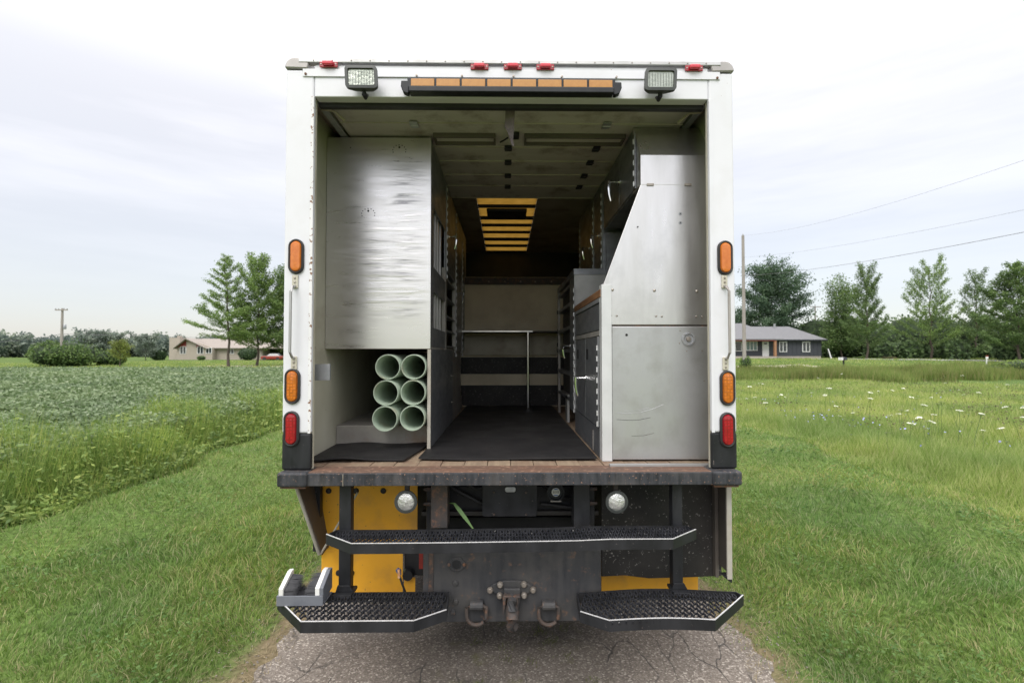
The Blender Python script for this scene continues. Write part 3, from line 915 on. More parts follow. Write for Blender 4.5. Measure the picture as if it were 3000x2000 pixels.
V, q, t = leaves(P3, np.full(len(P3), 0.030), 0.4, 1.0)
tag(obj('blue_meadow_flowers', np_mesh('blue_meadow_flowers', V, q, t, ['chicory_blue'])), 'tiny pale blue flowers scattered in the meadow', 'flowers', kind='stuff')

# rough weeds between meadow and the dark house's lawn
parts = []
P, r = polar(260000, 22, 60, 4, 60)
x, y = P[:, 0], P[:, 1]
keep = (x > 4.5) & (y > 27.0 + 1.2 * np.sin(x * 0.5) + 0.7 * np.sin(x * 1.7) + 1.2 * rng.random(len(x))) & (y < 40)
P, r, x, y = P[keep], r[keep], x[keep], y[keep]
P3 = np.stack([x, y, gz(x, y)], 1)
h = (0.36 + 0.42 * rng.random(len(r))) * (0.45 + 0.55 * vnoise(x, y, 0.7) + 0.45 * vnoise(x + 9, y, 2.1)) * (1 + 0.25 * sstep(24, 34, x))
parts.append(blades(P3, h, np.full(len(r), 0.035), 0.3, False))
V, q, t = merge(parts)
tag(obj('ditch_weeds', np_mesh('ditch_weeds', V, q, t, ['ditch_blade'])), 'tall rough weeds along the ditch beyond the meadow', 'weeds', kind='stuff')

# far lawn to the houses
P, r = polar(90000, 36, 100, 2, 60)
x, y = P[:, 0], P[:, 1]
keep = (x > 4) & (y > 39)
P, r, x, y = P[keep], r[keep], x[keep], y[keep]
V, q, t = blades(np.stack([x, y, gz(x, y)], 1), 0.05 + 0.08 * rng.random(len(r)), np.full(len(r), 0.10), 0.3, False)
P, r = polar(80000, 36, 105, -62, -2)
x, y = P[:, 0], P[:, 1]
keep = (x < -4) & (y > 38.5)
P, r, x, y = P[keep], r[keep], x[keep], y[keep]
hh = (0.06 + 0.10 * rng.random(len(r))) * np.where(y < 50, 2.6, 1)
b2 = blades(np.stack([x, y, gz(x, y)], 1), hh, np.full(len(r), 0.10), 0.4, False)
V, q, t = merge([(V, q, t), b2])
tag(obj('far_grass', np_mesh('far_grass', V, q, t, ['meadow_blade'])), 'light green lawns around the two distant houses', 'grass', kind='stuff')

# weedy margin between lawn and bean field
parts = []
P, r = polar(420000, 3.2, 40, -64, -2)
x, y = P[:, 0], P[:, 1]
we = weed_edge(x, y)
keep = (x < we) & (x > we - 1.75 - 0.5 * vnoise(x, y, 1.7))
P, r, x, y, we = P[keep], r[keep], x[keep], y[keep], we[keep]
P3 = np.stack([x, y, gz(x, y)], 1)
cl = vnoise(x * 1.0, y, 1.9)
cl = 0.6 * cl + 0.4 * vnoise(x + 3, y, 5.3)
h = (0.32 + 0.52 * rng.random(len(r))) * (0.35 + 1.05 * cl) * np.clip((we - x) / 0.55, 0.25, 1)
wd = 0.006 * np.maximum(1, r / 5) ** 0.8
parts.append(blades(P3, h, wd, 0.35, False))
sel = rng.random(len(r)) < 0.75
P4 = P3[sel].copy(); P4[:, 2] += h[sel] * (0.15 + 0.75 * rng.random(sel.sum()))
lv = leaves(P4, (0.045 + 0.04 * rng.random(len(P4))) * np.maximum(1, r[sel] / 8), 0.6, 0.45)
V, q, t = merge(parts)
nq = 0
tag(obj('margin_weeds', np_mesh('margin_weeds', V, q, t, ['weed_blade'])), 'tall tangled weeds between mown grass and bean field', 'weeds', kind='stuff')
tag(obj('margin_weed_leaves', np_mesh('margin_weed_leaves', lv[0], lv[1], None, ['weed_leaf'])), 'leafy growth within the weeds beside the bean field', 'weeds', kind='stuff')

# soybean field
bx = np.concatenate([np.arange(-60, -30, 0.8), np.arange(-30, -5.6, 0.22)])
by = np.concatenate([np.arange(2, 20, 0.22), np.arange(20, 38.6, 0.5)])


def canopy(x, y):
    rows = 0.05 * np.cos(x * 2 * np.pi / 0.76)
    return 0.44 + 0.09 * vnoise(x, y, 2.3) + 0.06 * vnoise(x, y, 6.1) + rows * (0.3 + 0.7 * vnoise(x, y, 0.5))


BX, BY = np.meshgrid(bx, by)
V = np.stack([BX.ravel(), BY.ravel(), (canopy(BX, BY) - 0.12).ravel()], 1)
nx, ny = len(bx), len(by)
I = (np.arange(ny - 1)[:, None] * nx + np.arange(nx - 1)[None]).ravel()
base = (V, np.stack([I, I + 1, I + nx + 1, I + nx], 1), None)
# the side skirts of the canopy
sk = []
ring = [(x_, by[0]) for x_ in bx] + [(bx[-1], y_) for y_ in by] + [(x_, by[-1]) for x_ in bx[::-1]]
Vk = []
for (x_, y_) in ring:
    Vk += [(x_, y_, 0.0), (x_, y_, float(canopy(x_, y_)) - 0.12)]
Vk = np.array(Vk)
k = np.arange(len(ring) - 1)[:, None] * 2
skirt = (Vk, k + np.array([[0, 2, 3, 1]]), None)
P, r = polar(560000, 5.5, 62, -64, -6)
x, y = P[:, 0], P[:, 1]
keep = (x < -5.6) & (x > -59) & (y < 38.4) & (y > 2)
P, r, x, y = P[keep], r[keep], x[keep], y[keep]
P3 = np.stack([x, y, canopy(x, y) + rng.normal(-0.03, 0.05, len(x))], 1)
lf = leaves(P3, 0.062 * np.maximum(1, r / 10) ** 0.62, 0.45, 0.75)
V, q, t = merge([lf, base, skirt])
mi = np.zeros(len(q), int); mi[len(lf[1]):] = 1
tag(obj('soybean_crop', np_mesh('soybean_crop', V, q, t, ['bean_leaf', 'bean_under'], mi)), 'blue green soybean crop filling the field on the left', 'crop', kind='stuff')


# ------------------------------------------------------------------ trees and shrubs
def limb_path(p0, az, pitch, L, bend, n=5):
    pts = [np.array(p0, float)]
    d = pitch
    for i in range(n):
        d2 = d + bend * (i / n)
        pts.append(pts[-1] + L / n * np.array([math.cos(az) * math.cos(d2), math.sin(az) * math.cos(d2), math.sin(d2)]))
    return pts


def tree(name, px, D, top_py, base_py, half_px, style, m, label, cat='tree', leaf=0.2, nleaf=6000, crown0=0.25, lean=0.0,
         profile=None, group=None, seed=0, p0=None, p1=None, nb=None, sp=1.0):
    rr = random.Random(seed * 31 + int(px))
    nr_ = np.random.default_rng(seed * 7 + int(px))
    x0 = X(px, D)
    z0 = float(gz(x0, D))
    H = Z(top_py, D, px) - z0
    Rr = half_px / FPX * D
    root = empty(name, (x0, D, z0), label, cat, group)
    tr = MB()
    top = (lean * H, 0, H * 0.97)
    npt = 9
    path = [(lean * H * (i / npt) ** 1.5 + 0.01 * H * math.sin(i * 1.9 + seed), 0.01 * H * math.cos(i * 2.3 + seed), H * 0.97 * i / npt) for i in range(npt + 1)]
    r0 = H * 0.0085 + 0.03
    tr.tube(path, [r0 * (1.25 if i == 0 else 1) * (1 - 0.9 * i / npt) + 0.01 for i in range(npt + 1)], 7)
    if profile is None:
        profile = lambda t: (math.sin(math.pi * min(1, (t + 0.12) / 1.05) ** 0.8) if style != 'feather' else (1.05 - t) ** 0.7 * (0.55 + 0.45 * min(1, t * 5)))
    segs = []
    nb = nb or {'feather': 64, 'round': 40, 'pine': 60}[style]
    p0_, p1_ = (p0 if p0 is not None else 14), (p1 if p1 is not None else 48)
    for i in range(nb):
        t = (i + rr.random()) / nb
        zt = H * (crown0 + (0.97 - crown0) * t)
        L = Rr * max(0.12, profile(t)) * (0.72 + 0.5 * rr.random())
        az = i * 2.4 + rr.random() * 0.8
        pitch = {'feather': R(p0_ + (p1_ - p0_) * t + 8 * rr.random()), 'round': R(15 + 45 * t + 15 * rr.random()), 'pine': R(5 + 35 * t + 12 * rr.random())}[style]
        k = zt / (H * 0.97) * npt
        a = path[min(int(k), npt - 1)]; b = path[min(int(k) + 1, npt)]; fr = k - int(k)
        p0 = [a[j] * (1 - fr) + b[j] * fr for j in range(3)]
        pth = limb_path(p0, az, pitch, L / math.cos(pitch) * 0.95, R(22) if style == 'feather' else R(-5))
        tr.tube([tuple(p) for p in pth], [max(0.012, r0 * 0.28 * (1 - t * 0.6) * (1 - j / 6)) for j in range(6)], 4, cap=False)
        segs.append((pth, L, t))
        if style != 'pine':
            for s_ in range(3):
                q0 = pth[2 + s_ % 3]
                p2 = limb_path(q0, az + rr.choice([-1, 1]) * (0.5 + 0.6 * rr.random()), pitch + R(10 * rr.random()), L * 0.42, R(10), 3)
                tr.tube([tuple(p) for p in p2], [0.02, 0.015, 0.012, 0.01], 3, cap=False)
                segs.append((p2, L * 0.5, t))
    tr.build('trunk', 'bark', None, fix=False)
    trunk = bpy.context.scene.collection.objects[-1]
    trunk.parent = root
    Ls = np.array([s[1] for s in segs]); pr = Ls / Ls.sum()
    pick = nr_.choice(len(segs), nleaf, p=pr)
    C = np.zeros((nleaf, 3))
    u = nr_.random(nleaf)
    if style == 'feather':
        u = 0.12 + 0.92 * u; spread = (0.13 + 0.012 * H) * sp
    elif style == 'pine':
        u = 0.25 + 0.8 * u ** 0.8; spread = 0.04 * H
    else:
        u = 0.35 + 0.7 * u; spread = 0.05 * H
    cell = nr_.random((len(segs), 5))
    for i, (pth, L, t) in enumerate(segs):
        sel = pick == i
        if not sel.any():
            continue
        A = np.array(pth); n_ = len(A) - 1
        if style == 'pine' or style == 'round':   # tufts separated by gaps
            uu = np.floor(u[sel] * 5) / 5 + 0.04 * nr_.random(sel.sum())
        else:
            uu = u[sel]
        kk = np.clip(uu * n_, 0, n_ - 0.001)
        k0 = kk.astype(int); fr = (kk - k0)[:, None]
        C[sel] = A[k0] * (1 - fr) + A[k0 + 1] * fr
    C += nr_.normal(0, 1, (nleaf, 3)) * spread * np.array([1, 1, 0.6])
    C[:, 2] = np.maximum(C[:, 2], H * crown0 * 0.75)
    V_, q_, _ = leaves(C, np.full(nleaf, leaf), 0.9, 0.5)
    obj('crown', np_mesh('crown', V_, q_, None, [m]), root)
    return root


def shrub(name, px, D, top_py, half_px, m, label, cat='shrub', leaf=0.12, n=2500, depth=None, lumps=5, group=None, zb=None, seed=1):
    nr_ = np.random.default_rng(int(px) + seed)
    x0 = X(px, D); z0 = float(gz(x0, D)) if zb is None else zb
    H = Z(top_py, D, px) - z0; W = half_px / FPX * D; dp = depth or min(W, 3.0)
    parts = []
    cs = [(0, 0, 0.5 * H, W * 0.75, dp * 0.8, 0.52 * H)]
    for i in range(lumps):
        a = nr_.random() * 6.28
        cs.append((math.cos(a) * W * 0.5, math.sin(a) * dp * 0.5, H * (0.35 + 0.2 * nr_.random()), W * (0.38 + 0.15 * nr_.random()), dp * 0.5, H * (0.35 + 0.12 * nr_.random())))
    for (cx, cy, cz, a, b, c) in cs:
        k = int(n / len(cs))
        d = nr_.normal(size=(k, 3)); d /= np.linalg.norm(d, axis=1)[:, None]
        rad = (0.84 + 0.22 * nr_.random(k) + 0.13 * np.sin(d[:, 0] * 6 + cx * 3) * np.cos(d[:, 2] * 7 + cy * 5 + cx))[:, None]
        Pp = np.array([cx, cy, cz]) + d * rad * np.array([a, b, c])
        Pp[:, 2] = np.maximum(Pp[:, 2], 0.02)
        parts.append(leaves(Pp, np.full(k, leaf), 0.9, 0.6))
    V1, q1, _ = merge(parts)
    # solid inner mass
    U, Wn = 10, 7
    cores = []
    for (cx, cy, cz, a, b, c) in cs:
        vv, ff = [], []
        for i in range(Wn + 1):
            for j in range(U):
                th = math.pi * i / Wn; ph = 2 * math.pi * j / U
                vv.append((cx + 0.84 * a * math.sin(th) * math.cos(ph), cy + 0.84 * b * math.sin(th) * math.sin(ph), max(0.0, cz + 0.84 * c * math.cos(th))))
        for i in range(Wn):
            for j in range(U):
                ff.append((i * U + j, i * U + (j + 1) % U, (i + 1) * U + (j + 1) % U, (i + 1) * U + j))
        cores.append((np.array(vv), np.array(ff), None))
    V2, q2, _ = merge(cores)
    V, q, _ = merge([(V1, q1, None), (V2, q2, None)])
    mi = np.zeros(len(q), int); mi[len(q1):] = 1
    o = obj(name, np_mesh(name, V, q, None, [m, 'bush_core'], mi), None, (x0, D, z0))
    return tag(o, label, cat, group)


# --- left of the truck
tree('larch_tree', 671, 58, 742, 1070, 102, 'feather', 'crown_light', 'tall open feathery tree left of the other lawn trees, bare lower trunk', leaf=0.17, nleaf=19000, crown0=0.22, lean=-0.05, seed=3, p0=0, p1=30, nb=44, sp=0.6,
     profile=lambda t: min(1.0, 0.75 + t * 2) * (1.06 - t) ** 0.9)
tree('maple_tree', 755, 61, 786, 1066, 84, 'feather', 'crown_light', 'bushier green tree standing right of the open feathery tree', leaf=0.22, nleaf=24000, crown0=0.15, seed=5, p0=12, p1=62, nb=54, sp=0.8,
     profile=lambda t: (1.12 - t) ** 0.55)
tree('maple_tree', 838, 63, 815, 1066, 70, 'feather', 'crown_mid', 'green tree half hidden behind the left edge of the truck', leaf=0.24, nleaf=16000, crown0=0.15, seed=6, p0=12, p1=60,
     profile=lambda t: (1.12 - t) ** 0.55)
tree('small_tree', 352, 60, 1000, 1072, 30, 'round', 'crown_yellow', 'small yellow green tree on the lawn left of the tan house', leaf=0.16, nleaf=2600, crown0=0.22, seed=2)
tree('bare_tree', 427, 95, 984, 1050, 36, 'round', 'crown_hazed', 'greyish tree with a pale dead front, left of the tan house chimney', leaf=0.4, nleaf=2600, crown0=0.12, seed=8)
shrub('large_shrub', 205, 62, 998, 84, 'crown_mid', 'large spreading dark green shrub behind the left utility pole', leaf=0.30, n=6500, lumps=9, depth=4)
shrub('hedge_shrub', 318, 66, 1026, 46, 'crown_mid', 'low green hedge trailing right of the large shrub', leaf=0.28, n=2600, lumps=6)
shrub('round_shrub', 461, 98, 1026, 22, 'crown_dark', 'clipped dark round shrub left of the tan house wall', leaf=0.25, n=1800, lumps=2)
shrub('foundation_shrub', 590, 99, 1042, 14, 'crown_mid', 'small green shrub under the gable windows of the tan house', leaf=0.22, n=900, lumps=2)
shrub('hedge_shrub', 723, 97, 1019, 29, 'crown_dark', 'broad dark hedge between the two lawn tree trunks', leaf=0.3, n=2200, lumps=3)
for k, (px, D, tp, hp) in enumerate([(262, 175, 975, 34), (297, 172, 972, 30), (336, 178, 980, 36), (250, 168, 992, 36)]):
    tree('field_tree', px, D, tp, 1040, hp, 'round', 'crown_hazed',
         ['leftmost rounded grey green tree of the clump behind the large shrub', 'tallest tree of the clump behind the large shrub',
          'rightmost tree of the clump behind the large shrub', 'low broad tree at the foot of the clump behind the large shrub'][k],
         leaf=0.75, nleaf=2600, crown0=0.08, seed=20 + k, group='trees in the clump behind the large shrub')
# --- right of the truck
tree('pine_tree', 2262, 88, 797, 1035, 76, 'pine', 'crown_pine', 'big bushy dark pine rising behind the dark grey house', leaf=0.36, nleaf=36000, crown0=0.12, seed=1,
     profile=lambda t: 0.55 + 0.75 * math.sin(math.pi * min(1, t * 0.9 + 0.12)))
tree('pine_tree', 2168, 92, 905, 1035, 50, 'pine', 'crown_pine', 'smaller dark pine beside the right edge of the truck', leaf=0.4, nleaf=6000, crown0=0.05, seed=4)
tree('dense_tree', 2466, 76, 860, 1055, 48, 'round', 'crown_mid', 'dense oval tree just right of the dark grey house', leaf=0.28, nleaf=13000, crown0=0.08, seed=9,
     profile=lambda t: 0.9 + 0.25 * math.sin(math.pi * t) - 0.45 * t)
tree('cypress_tree', 2541, 66, 812, 1060, 62, 'feather', 'crown_mid', 'feathery tree with double top, right of the dense oval tree', leaf=0.19, nleaf=17000, crown0=0.13, seed=12, p0=18, p1=60, nb=50, sp=0.65, profile=lambda t: (1.15 - t) ** 0.5)
tree('cypress_tree', 2728, 66, 795, 1066, 86, 'feather', 'crown_light', 'wide open feathery tree standing alone against the sky', leaf=0.19, nleaf=16000, crown0=0.12, seed=13, p0=15, p1=55, nb=46, sp=0.6, profile=lambda t: (1.12 - t) ** 0.5)
tree('cypress_tree', 2862, 70, 822, 1062, 62, 'feather', 'crown_mid', 'slim feathery tree between the wide open one and the right edge', leaf=0.19, nleaf=12000, crown0=0.12, seed=14, p0=18, p1=60, nb=46, sp=0.6, profile=lambda t: (1.12 - t) ** 0.5)
tree('cypress_tree', 2985, 58, 782, 1066, 105, 'feather', 'crown_mid', 'largest dark feathery tree at the right edge of the view', leaf=0.23, nleaf=26000, crown0=0.1, seed=15, p0=8, p1=42, nb=56, sp=0.7, profile=lambda t: (1.1 - t) ** 0.7)
shrub('round_shrub', 2522, 68, 1044, 11, 'crown_light', 'small clipped light green shrub on the lawn of the dark house', leaf=0.14, n=900, lumps=1)
shrub('round_shrub', 2607, 66, 1045, 20, 'crown_red', 'low brownish round shrub between two feathery trees', leaf=0.14, n=1500, lumps=2)
shrub('dark_shrub', 2760, 72, 1030, 62, 'crown_dark', 'wide dark shrub bank under the feathery trees on the right', leaf=0.3, n=4200, lumps=8, depth=3)
shrub('roadside_shrub', 2185, 44, 1044, 20, 'crown_light', 'small leafy sapling shrub at the foot of the right utility pole', leaf=0.12, n=1400, lumps=3)
shrub('bramble_shrub', 2910, 36, 1066, 66, 'weed_leaf', 'bramble thicket left part at the right edge beyond the meadow', leaf=0.14, n=4500, lumps=7, depth=3)
shrub('bramble_shrub', 3030, 33, 1050, 70, 'weed_leaf', 'bramble thicket right part cut by the right edge', leaf=0.14, n=4500, lumps=7, depth=3)


# far woods: one mass
def woods(name, spans, m, label, leaf, per, dark='bush_core'):
    parts, cores = [], []
    for (a0, a1, D, h0, h1, n) in spans:      # azimuth range in degrees, distance, height, count
        for i in range(n):
            az = R(a0 + (a1 - a0) * (i + rng.random()) / n)
            d = D * (0.94 + 0.14 * rng.random())
            cx, cy = d * math.sin(az), d * math.cos(az)
            H = h0 + (h1 - h0) * rng.random()
            a = H * (0.30 + 0.12 * rng.random())
            k = per
            dd = rng.normal(size=(k, 3)); dd /= np.linalg.norm(dd, axis=1)[:, None]
            Pp = np.array([cx, cy, H * 0.52]) + dd * (0.80 + 0.26 * rng.random(k))[:, None] * np.array([a, a, H * 0.5]) * (1 + 0.12 * np.sin(dd[:, :1] * 7 + i) * np.cos(dd[:, 2:] * 6))
            parts.append(leaves(Pp, np.full(k, leaf), 0.9, 0.6))
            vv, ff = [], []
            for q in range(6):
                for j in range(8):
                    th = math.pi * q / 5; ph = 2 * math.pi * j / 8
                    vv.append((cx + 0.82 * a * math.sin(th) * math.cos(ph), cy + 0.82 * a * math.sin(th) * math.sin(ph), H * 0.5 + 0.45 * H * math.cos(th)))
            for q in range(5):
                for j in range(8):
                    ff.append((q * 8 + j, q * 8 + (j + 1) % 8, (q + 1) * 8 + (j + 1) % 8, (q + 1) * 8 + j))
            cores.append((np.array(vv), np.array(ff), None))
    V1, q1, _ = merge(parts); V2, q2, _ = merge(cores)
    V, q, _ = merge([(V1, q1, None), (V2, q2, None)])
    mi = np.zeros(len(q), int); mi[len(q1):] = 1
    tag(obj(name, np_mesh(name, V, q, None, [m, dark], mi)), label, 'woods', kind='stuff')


woods('right_woods', [(28, 62, 104, 6.0, 8.4, 50), (37, 62, 92, 2.2, 4.2, 40), (14, 27, 115, 6, 9, 14)], 'crown_woods', 'dark mixed woods behind the trees on the right', 0.5, 420)
woods('far_woods', [(-64, -36, 240, 6, 9, 70), (-36, 16, 260, 7, 10.5, 110)], 'crown_hazed', 'distant greyish tree line along the left horizon', 1.1, 260, 'hazed_core')

# ------------------------------------------------------------------ houses


def window(par, cx, y, z0, z1, w_, mull=1, glass='window_glass'):
    fr = MB()
    t = 0.09
    x0, x1 = cx - w_ / 2, cx + w_ / 2
    fr.box(x0 - t, x0, y - 0.08, y + 0.02, z0 - t, z1 + t).box(x1, x1 + t, y - 0.08, y + 0.02, z0 - t, z1 + t)
    fr.box(x0, x1, y - 0.08, y + 0.02, z1, z1 + t).box(x0, x1, y - 0.08, y + 0.02, z0 - t, z0)
    for i in range(mull):
        xm = x0 + w_ * (i + 1) / (mull + 1)
        fr.box(xm - 0.05, xm + 0.05, y - 0.07, y + 0.01, z0, z1)
    f = fr.build('window', 'trim_white', par)
    MB().box(x0, x1, y - 0.03, y - 0.01, z0, z1).build('pane', glass, f)
    return f


D = 70.0
hz = 0.94
hx0, hx1 = X(2100, D), X(2407, D)
ho = empty('ranch_house', (hx0 / 2 + hx1 / 2, D, hz), 'low dark grey ranch house with white windows and grey hip roof', 'house')
ez = Z(997, D); rz1 = Z(962, D + 4)
MB().box(hx0, hx1, D, D + 9, hz + 0.35, ez).build('wall', 'siding_dark', ho)
MB().box(hx0 + 0.05, hx1 - 0.05, D + 0.05, D + 8.9, hz - 1, hz + 0.348).build('foundation', 'foundation', ho)
# vertical board lines
bt = MB()
xb = X(2272, D)
while xb < hx1 - 0.2:
    bt.box(xb, xb + 0.06, D - 0.035, D - 0.001, hz + 0.36, ez - 0.02)
    xb += 0.62
o_ = bt.build('siding_battens', 'siding_dark', ho); o_['kind'] = 'stuff'


def hip(name, m, x0, x1, y0, y1, z0, z1, hipL, hipR, par):
    ym = (y0 + y1) / 2
    return MB().add([(x0, y0, z0), (x1, y0, z0), (x1, y1, z0), (x0, y1, z0), (x0 + hipL, ym, z1), (x1 - hipR, ym, z1),
                     (x0, y0, z0 - 0.15), (x1, y0, z0 - 0.15), (x1, y1, z0 - 0.15), (x0, y1, z0 - 0.15)],
                    [(0, 1, 5, 4), (1, 2, 5), (2, 3, 4, 5), (3, 0, 4), (6, 9, 8, 7), (0, 6, 7, 1), (1, 7, 8, 2), (2, 8, 9, 3), (3, 9, 6, 0)]).build(name, m, par)


xm_ = X(2262, D)
hip('roof', 'roof_grey', xm_ - 6, hx1 + 0.5, D - 0.6, D + 9.6, ez + 0.15, rz1 + 0.35, 4, 2.6, ho)
hip('roof', 'roof_grey', hx0 - 0.5, xm_ + 0.6, D - 2.0, D + 9.8, ez + 0.18, Z(955, D + 4) + 0.45, 3, 3.0, ho)
MB().box(xm_ - 6, hx1 + 0.5, D - 0.64, D - 0.61, ez, ez + 0.15).build('gutter', 'siding_dark', ho)
MB().box(X(2268, D - 1.8), X(2274.5, D - 1.8), D - 1.9, D - 1.6, hz + 0.3, ez + 0.02).build('porch_post', 'cedar', ho)
MB().box(hx0, X(2273, D - 1.8), D - 2.0, D - 0.01, hz - 0.5, hz + 0.28).build('porch_slab', 'foundation', ho)
MB().box(hx0, X(2273, D - 1.8), D - 1.95, D - 1.75, ez - 0.10, ez + 0.02).build('porch_beam', 'trim_red', ho)
dx0, dx1 = X(2233, D), X(2252, D)
dr = MB().box(dx0, dx1, D - 0.08, D - 0.001, hz + 0.3, Z(1000, D)).build('door', 'trim_white', ho)
MB().box(dx0 + 0.25, dx1 - 0.25, D - 0.10, D - 0.081, Z(1009, D), Z(1003, D)).build('door_window', 'window_glass', dr)
MB().lathe([(0.0, -0.14), (0.03, -0.13), (0.03, -0.09)], (dx0 + 0.12, D, hz + 1.2), 'y', 8).build('handle', 'bolt_steel', dr)
window(ho, X(2294, D), D, Z(1029, D), Z(1002, D), 0.95, 1)
window(ho, X(2361.5, D), D, Z(1029, D), Z(1002, D), 0.95, 1)
window(ho, X(2202, D), D, Z(1025, D), Z(1001, D), 1.5, 2, 'window_green')
window(ho, X(2163, D), D, Z(1027, D), Z(1001, D), 0.8, 0)
MB().box(X(2270, 74) - 0.12, X(2270, 74) + 0.12, 73.9, 74.1, rz1 - 0.3, rz1 + 0.75).build('vent_pipe', 'galvanised', ho)

# tan brick house on the left
D = 105.0
hz = 0.28
lh = empty('brick_house', (X(590, D), D, hz), 'pale tan brick ranch house with a red trimmed front gable', 'house')
ez = Z(1018, D); rz = Z(991, D)
xa, xb, xc = X(519, D), X(622, D), X(760, D)
MB().box(xa, xb, D, D + 8, hz - 0.5, ez).build('wall', 'brick_pale', lh)
MB().box(xb, xc, D + 1.5, D + 8, hz - 0.5, ez - 0.1).build('wall', 'brick_pale', lh)
# gable
gx0, gx1, gxm = X(513, D), X(612, D), X(549, D)
MB().prism([(xa + 0.05, D + 0.02, ez), (xb - 0.1, D + 0.02, ez), (gxm, D + 0.02, rz - 0.15)], (0, 0.3, 0)).build('gable', 'brick_pale', lh)
MB().prism([(xa, D - 0.03, ez), (X(545, D), D - 0.03, ez), (X(545, D), D - 0.03, rz - 0.55), (X(541, D), D - 0.03, rz - 0.55)], (0, 0.045, 0)).build('gable_siding', 'trim_red', lh)
MB().prism([(X(575, D), D - 0.03, ez), (X(600, D), D - 0.03, ez), (X(575, D), D - 0.03, ez + 0.9)], (0, 0.045, 0)).build('gable_siding', 'trim_red', lh)
rf = MB()
rf.add([(gx0, D - 0.8, ez - 0.15), (gxm, D - 0.8, rz), (gxm, D + 8, rz), (gx0, D + 8, ez - 0.15), (gx0, D - 0.8, ez - 0.3), (gxm, D - 0.8, rz - 0.18), (gxm, D + 8, rz - 0.18), (gx0, D + 8, ez - 0.3)],
       [(0, 1, 2, 3), (7, 6, 5, 4), (0, 4, 5, 1), (3, 2, 6, 7), (0, 3, 7, 4)])
rf.add([(gx1, D - 0.8, ez - 0.15), (gxm, D - 0.8, rz), (gxm, D + 8, rz), (gx1, D + 8, ez - 0.15), (gx1, D - 0.8, ez - 0.3), (gxm, D - 0.8, rz - 0.18), (gxm, D + 8, rz - 0.18), (gx1, D + 8, ez - 0.3)],
       [(3, 2, 1, 0), (4, 5, 6, 7), (1, 5, 4, 0), (7, 6, 2, 3), (4, 7, 3, 0)])
rf.build('roof', 'roof_tan', lh, fix=True)
hip('roof', 'roof_tan', gxm, xc + 0.5, D + 0.6, D + 8.8, ez - 0.05, rz + 0.05, 0.1, 4, lh)
MB().box(X(486, D), X(517, D), D + 1, D + 4, hz - 0.5, Z(989, D)).build('chimney', 'brick_pale', lh)
MB().box(X(500, D), X(507, D), D + 2, D + 3, Z(989, D), Z(983, D)).build('chimney_pot', 'brick_pale', lh)
window(lh, X(536.5, D), D, Z(1035, D), Z(1016, D), 1.15, 1)
window(lh, X(587, D), D, Z(1035, D), Z(1016, D), 1.15, 1)
window(lh, X(612, D), D, Z(1034, D), Z(1019, D), 1.1, 1)
window(lh, X(665, D), D + 1.5, Z(1035, D), Z(1022, D), 1.2, 1)
# carport with the red car
ga = empty('carport_shed', (X(800, 100), 100, 0.3), 'low tan roofed shed with dark open bay behind the lawn trees', 'shed')
x0, x1 = X(765, 100), X(845, 100)
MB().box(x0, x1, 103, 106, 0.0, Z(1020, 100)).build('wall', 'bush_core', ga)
MB().box(x0, x0 + 0.3, 100, 103, 0.0, Z(1020, 100)).build('side_wall', 'brick_pale', ga)
hip('roof', 'roof_tan', x0 - 1.5, x1 + 1, 99, 107, Z(1019, 100), Z(998, 102), 2.5, 2.5, ga)
car = empty('parked_car', (X(797, 96), 96, 0.3), 'dark red car parked in the open bay of the shed', 'car')
cx = X(797, 96)
MB().add([(cx - 1.9, 95.4, 0.55), (cx + 2.1, 95.4, 0.55), (cx + 2.1, 97.0, 0.55), (cx - 1.9, 97.0, 0.55),
          (cx - 2.0, 95.4, 0.95), (cx + 2.2, 95.4, 1.0), (cx + 2.2, 97.0, 1.0), (cx - 2.0, 97.0, 0.95),
          (cx - 1.7, 95.4, 1.15), (cx + 2.0, 95.4, 1.2), (cx + 2.0, 97.0, 1.2), (cx - 1.7, 97.0, 1.15)],
         [(3, 2, 1, 0), (0, 1, 5, 4), (1, 2, 6, 5), (2, 3, 7, 6), (3, 0, 4, 7), (4, 5, 9, 8), (5, 6, 10, 9), (6, 7, 11, 10), (7, 4, 8, 11), (8, 9, 10, 11)]).build('body', 'car_red', car, bevel=0.08)
MB().add([(cx - 0.9, 95.5, 1.18), (cx + 1.7, 95.5, 1.18), (cx + 1.7, 96.9, 1.18), (cx - 0.9, 96.9, 1.18), (cx - 0.3, 95.7, 1.65), (cx + 1.2, 95.7, 1.65), (cx + 1.2, 96.7, 1.65), (cx - 0.3, 96.7, 1.65)],
         [(0, 1, 5, 4), (1, 2, 6, 5), (2, 3, 7, 6), (3, 0, 4, 7), (4, 5, 6, 7)]).build('cabin', 'window_glass', car, bevel=0.04)
for sx in (-1.2, 1.4):
    MB().lathe([(0.0, -0.01), (0.33, -0.01), (0.33, 0.2), (0.0, 0.2)], (cx + sx, 95.35, 0.6), 'y', 14).build('wheel', 'black_rubber', car)


